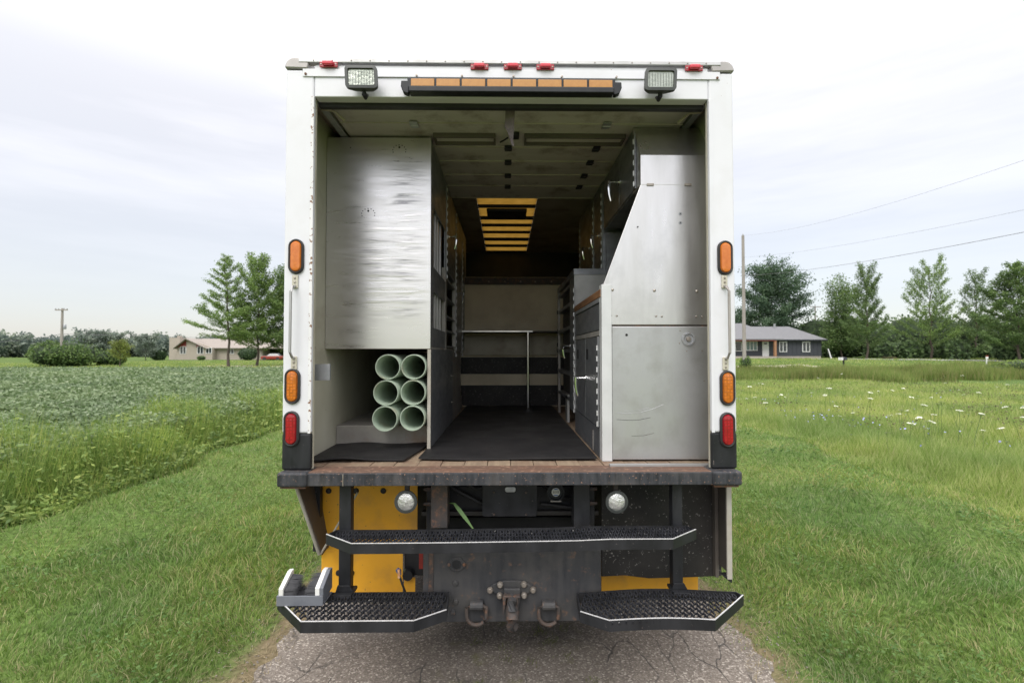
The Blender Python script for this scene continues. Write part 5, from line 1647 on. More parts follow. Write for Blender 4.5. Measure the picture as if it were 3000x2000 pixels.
# bench carcass, worktop, drawer, doors
bt_ = Z(845, RY)
part(MB().box(RXA + 0.012, WR, RY + 0.061, 3.84, FL + 0.02, bt_ - 0.075), 'bench_carcass', 'tank_brown', bevel=0)
part(MB().box(RXA - 0.004, WR - 0.3, RY + 0.015, 3.845, bt_ - 0.045, bt_), 'worktop', 'worktop_wood', bevel=0.003)
part(MB().box(RXA - 0.002, WR - 0.3, RY + 0.061, 3.845, bt_ - 0.072, bt_ - 0.046), 'worktop_angle', 'galvanised', bevel=0.002)
part(MB().box(RXA, RXA + 0.011, RY + 0.062, 3.80, 1.79, bt_ - 0.08), 'drawer_front', 'aluminium_aisle', bevel=0.002)
part(MB().box(RXA - 0.001, RXA + 0.010, RY + 0.062, 3.84, 1.755, 1.785), 'drawer_rail', 'shelf_metal', bevel=0.001)
for (ya, yb_) in ((2.87, 3.315), (3.32, 3.78)):
    dd = part(MB().box(RXA - 0.004, RXA + 0.011, ya, yb_, 1.215, 1.75), 'locker_door', 'aluminium_aisle', bevel=0.002)
    part(MB().box(RXA - 0.0055, RXA - 0.0045, ya + 0.30 if ya > 3 else ya + 0.33, (ya + 0.36) if ya > 3 else ya + 0.40, 1.61, 1.68), 'label_plate', 'black_steel', dd, bevel=0)
part(MB().box(RXA, RXA + 0.010, RY + 0.062, 3.84, FL + 0.003, 1.21), 'kick_panel', 'aluminium_aisle', bevel=0.001)
part(MB().box(RXA - 0.004, RXA - 0.001, 3.04, 3.055, FL + 0.01, 1.17), 'kick_seam', 'shelf_metal', bevel=0)
hinge_strip(RXA - 0.004, RY + 0.078, 1.22, 1.75, -1)
hinge_strip(RXA - 0.004, 3.80, 1.22, 1.75, -1)
hinge_strip(RXA, 3.855, 1.18, 2.2, -1)
add_handle(RXA - 0.004, 3.30, Z(1107, 3.3), -1, 1.15)
part(MB().box(RXA + 0.01, RXA + 0.03, 3.795, 3.84, bt_ - 0.32, bt_ - 0.06), 'drawer_stile', 'shelf_metal', bevel=0.001)

# tall shelving unit beyond the bench
ty0, ty1 = 3.87, 5.10
tz1 = Z(786, ty0)
part(MB().box(RXA, WR, ty0, ty0 + 0.012, bt_ - 0.2, tz1), 'unit_end', 'aluminium_dull', bevel=0.002)
part(MB().box(RXA - 0.003, WR, ty0 - 0.004, ty1, tz1 - 0.05, tz1), 'unit_top', 'aluminium_aisle', bevel=0.002)
part(MB().box(RXA, RXA + 0.012, ty0 + 0.013, 4.14, 1.18, tz1 - 0.051), 'unit_door', 'aluminium_aisle', bevel=0.001)
part(MB().box(RXA - 0.002, RXA + 0.02, 5.03, ty1, FL, tz1 - 0.051), 'unit_stile', 'shelf_metal', bevel=0.001)
part(MB().box(RXA, RXA + 0.02, 4.32, 4.45, FL, 1.28), 'unit_leg', 'aluminium_dull', bevel=0.001)
part(MB().box(RXA + 0.05, RXA + 0.062, 4.14, 5.03, 1.24, tz1 - 0.06), 'unit_back', 'tank_brown', bevel=0)
for zz in (1.24, 1.46, 1.66, 1.86, 2.06, 2.22):
    part(MB().box(RXA, RXA + 0.05, 4.14, 5.03, zz, zz + 0.03), 'unit_shelf', 'aluminium_aisle', bevel=0.001)
for zz in (1.44, 1.66, 1.86, 2.06, 1.50, 1.72):
    part(MB().box(RXA - 0.008, RXA - 0.0025, 5.04, 5.09, zz, zz + 0.04), 'latch_plate', 'black_steel', bevel=0)
add_handle(RXA, 4.12, Z(1013, 4.12), -1)
# upper cupboard over it
part(MB().box(OX, WR, ty0, 5.12, tz1 + 0.002, 3.05), 'upper_cupboard', 'aluminium_aisle', bevel=0.002)
for yy in (3.90, 4.28, 5.05):
    hinge_strip(OX - 0.001, yy, tz1 + 0.01, 3.0, -1)
add_handle(OX - 0.001, 4.06, Z(690, 4.06), -1)
add_handle(OX - 0.001, 4.50, Z(727, 4.5), -1)
# louvre in the hutch wall behind the end panel
part(MB().box(WR - 0.02, WR - 0.001, 2.85, 3.8, bt_ + 0.01, oz0 - 0.01), 'hutch_back', 'tank_brown', bevel=0)
part(MB().box(OX + 0.02, WR, 3.82, 3.86, bt_ + 0.01, oz0 - 0.02), 'hutch_side', 'aluminium_aisle', bevel=0)

# --- forward bulkhead with rails, counter and pole
BY = 5.66
part(MB().box(-1.165, 1.165, BY, BY + 0.03, FL, Z(812, BY)), 'bulkhead', 'beige_wall', bevel=0)
rl = part(MB().box(-0.60, 1.0, BY - 0.03, BY - 0.001, Z(834, BY), Z(814, BY)), 'bulkhead_rail', 'rust_steel', bevel=0.003)
for px in (1432, 1479, 1525, 1568, 1615):
    part(MB().lathe([(0, -0.012), (0.007, -0.010), (0.009, 0)], (X(px, BY), BY - 0.031, Z(826, BY)), 'y', 8), 'rivet', 'bolt_steel', rl, bevel=0)
part(MB().box(-1.16, 1.16, BY - 0.006, BY - 0.001, Z(1095, BY), Z(1046, BY)), 'black_band', 'flap_rubber', bevel=0)
part(MB().box(-1.16, 1.16, BY - 0.006, BY - 0.001, FL + 0.01, Z(1128, BY)), 'black_band', 'flap_rubber', bevel=0)
cyz = Z(968, 5.3)
part(MB().box(-0.56, X(1561, 5.3), 5.29, 5.33, cyz - 0.018, cyz), 'counter_edge', 'aluminium', bevel=0.003)
part(MB().box(-0.56, WR, 5.331, BY - 0.01, cyz - 0.015, cyz - 0.003), 'counter', 'tank_brown', bevel=0)
part(MB().box(-0.56, 1.1, BY - 0.05, BY - 0.007, Z(1040, BY), cyz - 0.05), 'counter_apron', 'dirty_cream', bevel=0.002)
pxx = X(1547, 5.31)
part(MB().tube([(pxx, 5.31, FL), (pxx, 5.31, cyz - 0.019)], 0.016, 12), 'support_pole', 'chrome', bevel=0, smooth=True)
part(MB().lathe([(0.04, 0), (0.04, 0.006), (0.02, 0.012)], (pxx, 5.31, FL + 0.011), 'z', 12), 'pole_foot', 'rust_steel', bevel=0)

# --- rubber mats on the floor (loose)


def mat_sheet(name, corners, ny_, nx_, amp, label, seed):
    q = random.Random(seed)
    (ax_, ay), (bx_, by_), (cx_, cy_), (dx_, dy_) = corners   # front-left, front-right, back-right, back-left
    vs, fs = [], []
    th = 0.009
    for lay in (0, 1):
        for j in range(ny_ + 1):
            v = j / ny_
            for i in range(nx_ + 1):
                u = i / nx_
                x = (ax_ * (1 - u) + bx_ * u) * (1 - v) + (dx_ * (1 - u) + cx_ * u) * v
                y = (ay * (1 - u) + by_ * u) * (1 - v) + (dy_ * (1 - u) + cy_ * u) * v
                z = FL + 0.003 + amp * (0.5 + 0.5 * math.sin(u * 7 + seed)) * (1 - v) ** 6 + amp * 0.6 * (0.5 + 0.5 * math.sin(u * 9 + seed)) * v ** 8
                y += 0.006 * math.sin(u * 11 + seed)
                vs.append((x, y, z + lay * th))
    n1 = (ny_ + 1) * (nx_ + 1)
    for j in range(ny_):
        for i in range(nx_):
            a = j * (nx_ + 1) + i
            fs.append((a, a + nx_ + 1, a + nx_ + 2, a + 1))
            fs.append((n1 + a, n1 + a + 1, n1 + a + nx_ + 2, n1 + a + nx_ + 1))
    for i in range(nx_):
        fs.append((i, i + 1, n1 + i + 1, n1 + i))
        a = ny_ * (nx_ + 1) + i
        fs.append((a + 1, a, n1 + a, n1 + a + 1))
    for j in range(ny_):
        a = j * (nx_ + 1)
        fs.append((a + nx_ + 1, a, n1 + a, n1 + a + nx_ + 1))
        a += nx_
        fs.append((a, a + nx_ + 1, n1 + a + nx_ + 1, n1 + a))
    o = MB().add(vs, fs).build(name, 'rubber', fix=True, smooth=True)
    return tag(o, label, 'mat')


mat_sheet('rubber_mat', [(XA + 0.005 - 0.03, 2.80), (RXA - 0.025, 2.80), (RXA - 0.012, 5.62), (XA + 0.03, 5.62)], 24, 40, 0.006, 'large black rubber mat covering the centre aisle floor of the truck', 2)
mat_sheet('rubber_mat', [(-1.155, 2.76), (XA - 0.10, 2.78), (XA - 0.03, 3.27), (-1.155, 3.27)], 10, 40, 0.016, 'smaller wavy black rubber mat in front of the pipes', 5)

# --- six pale green pipes
PR = 0.0790
pl = ['upper left', 'upper right', 'middle left', 'middle right', 'lower left', 'lower right']
zrow = [sz + PR * 5 + 0.004, sz + PR * 3 + 0.002, sz + PR + 0.001]
for k, (px, py) in enumerate(((1146, 1074), (1221, 1072), (1142, 1149), (1220, 1148), (1140, 1224), (1218, 1224))):
    row = k // 2
    y0 = 3.02 + [0.02, 0.03, 0.0, 0.02, -0.01, 0.01][k]
    xc_ = XA - 0.024 - PR if k % 2 else XA - 0.026 - PR * 3 - [0.012, 0, 0.018, 0, 0.02][k if k < 5 else 4]
    zc = zrow[row]
    prof = [(PR, 2.2), (PR, 0.003), (PR - 0.002, 0.0), (PR - 0.0055, 0.0), (PR - 0.007, 0.003), (PR - 0.007, 2.2)]
    o = MB().lathe(prof, (0, 0, 0), 'y', 40).build('green_pipe', 'pipe_pvc', smooth=True)
    q3 = at(px, py, y0)
    xr3 = XA - 0.023 - PR
    o.location = (xr3 - (0 if k % 2 else 2 * PR + 0.002) - [0.0, 0.0, 0.006, 0.001, 0.009, 0.002][k], y0, zrow[row])
    o.rotation_euler = (0, 0.9 * k, R(-0.2 if k % 2 == 0 else 0.0))
    tag(o, '%s pale green plastic pipe of the stack of six' % pl[k], 'pipe', 'stacked green pipes')

# --- lamps on the header
for px, py in ((965, 193), (1405, 200), (1502, 200), (1597, 201), (2031, 204)):
    p = at(px, py, YP)
    b_ = part(MB().box(p.x - 0.048, p.x + 0.048, YP - 0.014, YP - 0.0065, p.z - 0.016, p.z + 0.016), 'marker_light', 'lens_red', bevel=0.006, seg=3)
    part(MB().box(p.x - 0.028, p.x + 0.028, YP - 0.034, YP - 0.0145, p.z - 0.010, p.z + 0.012), 'lens', 'lens_red_bright', b_, bevel=0.006, seg=3)
    for s in (-1, 1):
        part(MB().lathe([(0, -0.0165), (0.004, -0.016), (0.005, -0.0142)], (p.x + s * 0.039, YP, p.z), 'y', 8), 'screw', 'bolt_steel', b_, bevel=0)


def rrect(cx, cz, w_, h_, r_, n=5, skew=0.0):
    out_ = []
    for (sx, sz_, a0) in ((1, 1, 0), (-1, 1, 90), (-1, -1, 180), (1, -1, 270)):
        for k in range(n + 1):
            a = R(a0 + 90 * k / n)
            z = cz + sz_ * (h_ / 2 - r_) + r_ * math.sin(a)
            out_.append((cx + sx * (w_ / 2 - r_) + r_ * math.cos(a) + skew * (z - cz), z))
    return out_


def work_light(px, py, tilt, skew):
    p = at(px, py, YP - 0.09)
    w_, h_ = 0.165, 0.118
    o3 = lambda lst, y: [(a, y, b) for a, b in lst]
    hs = MB()
    outer = rrect(p.x, p.z, w_, h_, 0.018, skew=skew); back = rrect(p.x, p.z, w_ * 0.8, h_ * 0.75, 0.03, skew=skew); inner = rrect(p.x, p.z, w_ - 0.030, h_ - 0.030, 0.010, skew=skew)
    n = len(outer)
    vs = o3(back, YP - 0.03) + o3(outer, YP - 0.075) + o3(outer, YP - 0.095) + o3(inner, YP - 0.097) + o3(inner, YP - 0.086)
    fs = [tuple(range(n))]
    for k in range(4):
        for j in range(n):
            fs.append((k * n + j, k * n + (j + 1) % n, (k + 1) * n + (j + 1) % n, (k + 1) * n + j))
    hs.add(vs, fs)
    h = part(hs, 'work_light', 'grey_plastic', bevel=0, smooth=True)
    ln = MB(); ln.prism([(a, YP - 0.088, b) for a, b in rrect(p.x, p.z, w_ - 0.031, h_ - 0.031, 0.010, skew=skew)], (0, 0.01, 0))
    part(ln, 'lens', 'lamp_glass', h, bevel=0)
    part(MB().tube([(p.x + 0.005, YP - 0.06, p.z - h_ / 2 + 0.01), (p.x + 0.006, YP - 0.055, p.z - h_ / 2 - 0.012), (p.x + 0.006, YP - 0.03, p.z - h_ / 2 - 0.018), (p.x + 0.006, YP - 0.0, p.z - h_ / 2 + 0.012)], [0.012, 0.014, 0.010, 0.008], 8), 'bracket', 'black_steel', h, bevel=0)
    gr = MB()       # prism ribs of the lens
    for k in range(9):
        xx = p.x - (w_ - 0.05) / 2 + (w_ - 0.05) * k / 8
        gr.box(xx - 0.0008, xx + 0.0008, YP - 0.0895, YP - 0.0885, p.z - h_ / 2 + 0.024, p.z + h_ / 2 - 0.024)
    q = part(gr, 'lens_ribs', 'grey_plastic', h, bevel=0); q['kind'] = 'stuff'


work_light(1058, 226, 0, -0.06)
work_light(1936, 233, 0, 0.05)

# amber light bar
YB = YP - 0.055
bar = part(MB().box(X(1193, YB, 255), X(1803, YB, 255), YB, YP - 0.007, Z(258, YB), Z(232, YB) + 0.006).box(X(1196, YB - 0.03, 265), X(1800, YB - 0.03, 265), YB - 0.02, YP - 0.02, Z(275, YB), Z(259, YB)), 'light_bar', 'black_plastic', bevel=0.004)
for k in range(8):
    a = X(1200 + 75.5 * k, YB); b = X(1200 + 75.5 * (k + 1) - 6, YB)
    part(MB().box(a, b, YB - 0.006, YB - 0.001, Z(256, YB), Z(234, YB)), 'amber_lens', 'lens_bar', bar, bevel=0.003)
for s, px in ((-1, 1193), (1, 1803)):
    x_ = X(px, YB)
    zc0, zc1 = Z(275, YB), Z(238, YB)
    part(MB().prism([(x_, YB, zc1), (x_ + s * 0.040, YB, zc1), (x_ + s * 0.042, YB, zc1 - 0.03), (x_ + s * 0.03, YB, zc0 + 0.008), (x_ + s * 0.012, YB, zc0), (x_, YB, zc0)], (0, 0.035, 0)), 'end_cap', 'black_plastic', bar, bevel=0.004)
for px in (1212, 1349, 1505, 1651, 1816):
    x_ = X(px, YB)
    part(MB().lathe([(0, -0.012), (0.006, -0.011), (0.006, -0.004), (0.003, -0.003), (0.003, 0)], (x_, YP - 0.006, Z(228, YP)), 'y', 8), 'bolt', 'bolt_steel', bar, bevel=0)

# oval side lamps


def oval(px, py, m, tone):
    p = at(px, py, YP)
    w_, h_ = 0.081, 0.185
    if True:
        n = 12

        def stad(w2, h2, y):
            r_ = w2 / 2
            out_ = []
            for k in range(n + 1):
                a = math.pi * k / n
                out_.append((p.x + r_ * math.cos(a), y, p.z + (h2 / 2 - r_) + r_ * math.sin(a)))
            for k in range(n + 1):
                a = math.pi + math.pi * k / n
                out_.append((p.x + r_ * math.cos(a), y, p.z - (h2 / 2 - r_) + r_ * math.sin(a)))
            return out_
        rings = [stad(w_, h_, YP - 0.0005), stad(w_, h_, YP - 0.010), stad(w_ - 0.012, h_ - 0.012, YP - 0.016), stad(w_ - 0.024, h_ - 0.024, YP - 0.012)]
        nn = len(rings[0])
        vs = sum(rings, [])
        fs = [(k * nn + j, k * nn + (j + 1) % nn, (k + 1) * nn + (j + 1) % nn, (k + 1) * nn + j) for k in range(3) for j in range(nn)]
        g = part(MB().add(vs, fs), 'oval_light', 'black_rubber', bevel=0, smooth=True)
        g['label'] = tone
        rings = [stad(w_ - 0.024, h_ - 0.024, YP - 0.012), stad(w_ - 0.034, h_ - 0.034, YP - 0.020), stad(w_ - 0.06, h_ - 0.06, YP - 0.022)]
        vs = sum(rings, []); fs = [(k * nn + j, k * nn + (j + 1) % nn, (k + 1) * nn + (j + 1) % nn, (k + 1) * nn + j) for k in range(2) for j in range(nn)]
        fs.append(tuple(2 * nn + j for j in range(nn)))
        part(MB().add(vs, fs), 'lens', m, g, bevel=0, smooth=True)


oval(869, 752, 'lens_amber', 'upper left amber oval lamp')
oval(2123, 756, 'lens_amber', 'upper right amber oval lamp')
oval(858, 1131, 'lens_amber_cells', 'lower left amber oval lamp')
oval(2130, 1136, 'lens_amber_cells', 'lower right amber oval lamp')
oval(855, 1255, 'lens_red_cells', 'left red oval tail lamp')
oval(2130, 1258, 'lens_red_cells', 'right red oval tail lamp')

# grab handles on the posts
for s, pa, pb, bulge in ((-1, (866, 838), (863, 1050), -13), (1, (2121, 838), (2124, 1052), 13)):
    a = at(pa[0], pa[1], YP); b = at(pb[0], pb[1], YP)
    dx = bulge / FPX * YP * 0.05
    yh = YP - 0.055
    hd = part(MB().tube([(a.x, YP - 0.006, a.z), (a.x + dx * 0.3, YP - 0.03, a.z - 0.008), (a.x + dx, yh, a.z - 0.035), (a.x + dx, yh, a.z - 0.08), (b.x + dx, yh, b.z + 0.08), (b.x + dx, yh, b.z + 0.035), (b.x + dx * 0.3, YP - 0.03, b.z + 0.008), (b.x, YP - 0.006, b.z)], 0.0075, 8),
              'grab_handle', 'shelf_metal' if s > 0 else 'aluminium_dull', bevel=0, smooth=True)
    for q, sg_ in ((a, 1), (b, -1)):
        pd = part(MB().box(q.x - 0.016, q.x + 0.016, YP - 0.010, YP - 0.001, min(q.z - sg_ * 0.012, q.z + sg_ * 0.058), max(q.z - sg_ * 0.012, q.z + sg_ * 0.058)), 'handle_foot', 'cream_paint', hd, bevel=0.004)
        for k in (0.020, 0.042):
            part(MB().lathe([(0, -0.015), (0.005, -0.014), (0.006, -0.0105)], (q.x, YP, q.z + sg_ * k), 'y', 8), 'screw', 'bolt_steel', hd, bevel=0)

# ------------------------------------------------------------------ below the floor
# chassis: rails, cross beams, tank, axle, wheels
for s in (-1, 1):
    part(MB().box(s * 0.43 - 0.04, s * 0.43 + 0.04, 2.72, 7.6, 0.66, 0.90), 'chassis_rail', 'black_steel', bevel=0.004)
for yy in (2.9, 3.6, 4.6, 5.6, 6.6):
    part(MB().box(-0.389, 0.389, yy, yy + 0.07, 0.72, 0.86), 'cross_member', 'black_steel', bevel=0.003)
for yy in (3.1, 3.5, 4.0, 4.5, 5.0, 5.5, 6.0, 6.5):
    part(MB().box(-1.16, 1.16, yy, yy + 0.05, 0.903, 0.949), 'floor_joist', 'black_steel', bevel=0)
part(MB().tube([(-0.9, 4.35, 0.48), (0.9, 4.35, 0.48)], 0.07, 10), 'rear_axle', 'black_steel', bevel=0, smooth=True)
part(MB().lathe([(0.0, -0.16), (0.12, -0.13), (0.2, 0.0), (0.12, 0.13), (0, 0.16)], (0.0, 4.35, 0.48), 'y', 16), 'differential', 'black_steel', bevel=0, smooth=True)
for s in (-1, 1):
    for (w0, w1) in ((0.60, 0.82), (0.87, 1.09)):
        tw = part(MB().lathe([(0.26, s * w0), (0.46, s * (w0 + 0.01)), (0.48, s * (w0 + 0.05)), (0.48, s * (w1 - 0.05)), (0.46, s * (w1 - 0.01)), (0.26, s * w1)], (0, 4.35, 0.482), 'x', 28), 'tyre', 'black_rubber', bevel=0, smooth=True)
        part(MB().lathe([(0.26, s * w0), (0.24, s * (w0 + 0.05)), (0.0, s * (w0 + 0.07))], (0, 4.35, 0.482), 'x', 20), 'rim', 'galvanised', tw, bevel=0)
    tw = part(MB().lathe([(0.24, s * 0.88), (0.45, s * 0.89), (0.47, s * 0.93), (0.47, s * 1.10), (0.45, s * 1.14), (0.24, s * 1.15)], (0, 8.1, 0.472), 'x', 28), 'tyre', 'black_rubber', bevel=0, smooth=True)
    part(MB().lathe([(0.24, s * 1.14), (0.2, s * 1.08), (0.0, s * 1.10)], (0, 8.1, 0.472), 'x', 20), 'rim', 'galvanised', tw, bevel=0)
# cab
part(MB().prism([(-1.1, 7.15, 0.6), (-1.1, 7.15, 2.75), (-1.1, 8.0, 2.78), (-1.1, 8.75, 1.75), (-1.1, 9.2, 1.6), (-1.1, 9.35, 0.6)], (2.2, 0, 0)), 'cab', 'white_paint', bevel=0.05, seg=3)

# black tube posts from bumper to lower step
for (pa, pb) in ((993, 1028), (1970, 2000)):
    a, b = X(pa, 2.57, 1500), X(pb, 2.57, 1500)
    part(MB().box(a, b, 2.57, 2.625, 0.40, bz0 - 0.004), 'step_hanger', 'black_steel', bevel=0.004)
    ft = MB().box(a - 0.012, b + 0.02, 2.52, 2.63, 0.397, 0.412).prism([(a - 0.01, 2.566, 0.413), (b + 0.018, 2.566, 0.413), (b, 2.566, 0.445), (a, 2.566, 0.445)], (0, -0.01, 0))
    part(ft, 'hanger_foot', 'black_steel', bevel=0.002)
# rusty middle hangers
for (pa, pb, m_) in ((1262, 1311, 'rust_steel'), (1681, 1729, 'black_steel')):
    a, b = X(pa, 2.66, 1500), X(pb, 2.66, 1500)
    pz0 = 0.70
    part(MB().prism([(a, 2.66, pz0), (b, 2.66, pz0), (b, 2.66, bz0 - 0.02), (b - 0.015, 2.66, bz0 - 0.004), (a + 0.015, 2.66, bz0 - 0.004), (a, 2.66, bz0 - 0.02)], (0, 0.10, 0)), 'frame_hanger', m_, bevel=0.004)
    cxm = a if pa < 1400 else b
    s = -1 if pa < 1400 else 1
    for zz in (0.82, 0.90):
        part(MB().tube([(cxm, 2.70, zz), (cxm + s * 0.045, 2.70, zz)], [0.012, 0.008], 6), 'frame_bolt', 'rust_steel', bevel=0)


def expanded(poly, z, thick, cellx, celly, seed, skewx=0.0):
    """expanded-metal walkway inside a convex polygon"""
    n = len(poly)

    def inside(x, y):
        for i in range(n):
            x1, y1 = poly[i]; x2, y2 = poly[(i + 1) % n]
            if (x2 - x1) * (y - y1) - (y2 - y1) * (x - x1) < 0:
                return False
        return True
    g = MB()
    x0 = min(p[0] for p in poly); x1 = max(p[0] for p in poly)
    y0 = min(p[1] for p in poly); y1 = max(p[1] for p in poly)
    rows = int((y1 - y0) / celly) + 1
    cols = int((x1 - x0) / cellx) + 2
    q = random.Random(seed)
    w2 = 0.0016
    for j in range(rows + 1):
        yb_ = y0 + j * celly
        ph = 0.5 * (j % 2)
        for i in range(-1, cols):
            xb = x0 + (i + ph) * cellx
            # one opening: a teardrop loop made of slanted strands
            loop = [(xb, yb_, 0), (xb + cellx * 0.30, yb_ + celly * 0.35, thick * 0.55), (xb + cellx * 0.12, yb_ + celly * 0.80, thick), (xb, yb_ + celly, 0),
                    (xb - cellx * 0.12, yb_ + celly * 0.80, thick), (xb - cellx * 0.30, yb_ + celly * 0.35, thick * 0.55)]
            if not all(inside(p[0], p[1]) for p in loop[1:3] + loop[4:]):
                continue
            for k in range(6):
                a = Vector(loop[k]) + Vector((0, 0, z - thick)); b = Vector(loop[(k + 1) % 6]) + Vector((0, 0, z - thick))
                d = (b - a); sd_ = Vector((d.y, -d.x, 0)).normalized() * w2
                h_ = Vector((0, 0, 0.010))
                g.add([a - sd_, a + sd_, b + sd_, b - sd_, a - sd_ - h_, a + sd_ - h_, b + sd_ - h_, b - sd_ - h_],
                      [(0, 1, 2, 3), (4, 7, 6, 5), (0, 3, 7, 4), (1, 5, 6, 2)])
            # webs to the neighbours
            for s in (-1, 1):
                a = Vector((xb + s * cellx * 0.30, yb_ + celly * 0.35, z - thick * 0.45)); b = Vector((xb + s * cellx * 0.5, yb_ + celly * 0.5, z - thick))
                if not inside(b.x, b.y):
                    continue
                h_ = Vector((0, 0, 0.010)); sd_ = Vector((0, w2 * 1.6, 0))
                g.add([a - sd_, a + sd_, b + sd_, b - sd_, a - sd_ - h_, a + sd_ - h_, b + sd_ - h_, b - sd_ - h_],
                      [(0, 1, 2, 3), (4, 7, 6, 5), (0, 3, 7, 4), (1, 5, 6, 2)])
    return g


def step(name, poly, z, hband, label, cellx, celly, bend=None, seed=1):
    """poly anticlockwise seen from above: front-left, front-right, right tip, back-right, back-left, left tip"""
    rootm = MB()
    n = len(poly)
    th = 0.005
    # skirt band round the open sides
    cen = Vector((sum(p[0] for p in poly) / n, sum(p[1] for p in poly) / n, 0))
    band = MB(); edge = MB()
    for i in range(n):
        a = Vector((*poly[i], 0)); b = Vector((*poly[(i + 1) % n], 0))
        d = (b - a).normalized(); nin = Vector((-d.y, d.x, 0))
        K = 10
        for k in range(K):
            p = a.lerp(b, k / K); q = a.lerp(b, (k + 1) / K)
            dz1 = bend(p) if bend else 0; dz2 = bend(q) if bend else 0
            up1 = Vector((0, 0, z + dz1)); up2 = Vector((0, 0, z + dz2)); dn = Vector((0, 0, -hband))
            band.add([p + up1 + dn, q + up2 + dn, q + up2, p + up1, p + up1 + dn + nin * th, q + up2 + dn + nin * th, q + up2 + nin * th, p + up1 + nin * th],
                     [(0, 1, 2, 3), (7, 6, 5, 4), (3, 2, 6, 7), (0, 4, 5, 1)] + ([(0, 3, 7, 4)] if k == 0 else []) + ([(1, 5, 6, 2)] if k == K - 1 else []))
            if i in (0, 1, n - 1) :
                e1 = Vector((0, 0, 0.0008)); e2 = Vector((0, 0, 0.0036))
                edge.add([p + up1 + e1 + nin * 0.0004, q + up2 + e1 + nin * 0.0004, q + up2 + e1 + nin * (th + 0.001), p + up1 + e1 + nin * (th + 0.001), p + up1 + e2 + nin * 0.0004, q + up2 + e2 + nin * 0.0004, q + up2 + e2 + nin * (th + 0.001), p + up1 + e2 + nin * (th + 0.001)],
                         [(0, 3, 2, 1), (4, 5, 6, 7), (0, 1, 5, 4), (2, 3, 7, 6)])
    st_ = part(band, name, 'black_steel', bevel=0)
    st_['label'] = label
    part(edge, 'worn_edge', 'bare_edge', st_, bevel=0)
    ins = []
    for p in poly:
        v = Vector((*p, 0)); d = (cen - v)
        ins.append(tuple((v + d.normalized() * 0.008)[:2]))
    g = expanded(ins, z + 0.002, 0.008, cellx, celly, seed)
    if bend:
        g.v = [(v[0], v[1], v[2] + bend(Vector(v))) for v in g.v]
    gr = part(g, 'grating', 'grate_steel', st_, bevel=0, fix=False)
    return st_


mat('grate_steel', (0.030, 0.032, 0.038), (0.05, 0.052, 0.06), 14, rough=0.32, rough2=0.5, metal=0.35, wear=(0.45, 0.44, 0.42), wear_lo=0.66,
    wear_hi=0.72, wear_scale=45)
uz = Z(1588, 2.37)
yf, yk = 2.37, 2.56
up = [(X(1027, yf, 1590), yf), (X(1973, yf, 1590), yf), (X(2040, 2.50, 1555), 2.50), (X(2040, 2.50, 1555) - 0.03, yk), (X(955, 2.49, 1555) + 0.03, yk), (X(955, 2.49, 1555), 2.49)]
step('upper_step', up, uz, 0.048, 'long upper rear step with expanded metal tread', 0.030, 0.042, bend=lambda p: 0.004 * math.sin(p.x * 2.5) + 0.006 * sstep(0.3, 0.4, p.x))
lz = Z(1817, 2.28)
ll = [(X(880, 2.28, 1817), 2.28), (X(1212, 2.28, 1812), 2.28), (X(1308, 2.36, 1780), 2.375), (X(1308, 2.36, 1780) - 0.01, 2.56), (X(815, 2.50, 1750) + 0.02, 2.56), (X(815, 2.50, 1750), 2.49)]
step('lower_step', ll, lz, 0.050, 'left lower step with expanded metal tread', 0.032, 0.046, seed=2)
rl_ = [(X(1785, 2.28, 1818), 2.28), (X(2096, 2.27, 1830), 2.27), (X(2176, 2.54, 1745), 2.53), (X(2176, 2.54, 1745) - 0.02, 2.57), (X(1700, 2.37, 1775) + 0.01, 2.56), (X(1700, 2.37, 1775), 2.375)]
step('lower_step', rl_, lz, 0.050, 'right lower step, bent, with expanded metal tread', 0.032, 0.046, seed=3,
     bend=lambda p: 0.012 * math.sin((p.x - 0.45) * 5.5) - 0.006)

# hitch plate with its fittings
HY = 2.60
hx0_, hx1_ = X(1239, HY, 1700), X(1761, HY, 1700)
hp = part(MB().box(hx0_, hx1_, HY, HY + 0.02, Z(1820, HY), Z(1612, HY)), 'hitch_plate', 'hitch_steel', bevel=0.003)
part(MB().box(X(1560, HY), X(1568, HY), HY - 0.0, HY + 0.0, 0, 0) if False else MB().box(hx0_ + 0.03, hx0_ + 0.055, HY - 0.004, HY - 0.0005, Z(1815, HY), Z(1615, HY)), 'plate_weld', 'rust_steel', hp, bevel=0.001)
# socket plate
p = at(1338, 1650, HY)
sk = MB().prism([(p.x + a * 0.001, HY - 0.001, p.z + b * 0.001) for a, b in ((-22, 32), (22, 32), (52, 2), (45, -16), (16, -38), (-16, -38), (-45, -16), (-52, 2))], (0, -0.006, 0))
skp = part(sk, 'socket_plate', 'hitch_steel', hp, bevel=0.002)
for s in (-1, 1):
    part(MB().lathe([(0, -0.014), (0.008, -0.013), (0.009, -0.0075)], (p.x + s * 0.04, HY, p.z - 0.002), 'y', 8), 'bolt', 'rust', hp, bevel=0)
part(MB().lathe([(0.0, -0.0095), (0.024, -0.0095), (0.026, -0.0072)], (p.x, HY, p.z - 0.002), 'y', 8), 'socket_cover', 'black_steel', hp, bevel=0)
for (px, py) in ((1335, 1706), (1335, 1761), (1327, 1792)):
    p = at(px, py, HY)
    part(MB().lathe([(0, -0.012), (0.012, -0.010), (0.016, -0.0006)], (p.x, HY, p.z), 'y', 10), 'bolt', 'hitch_steel', hp, bevel=0)
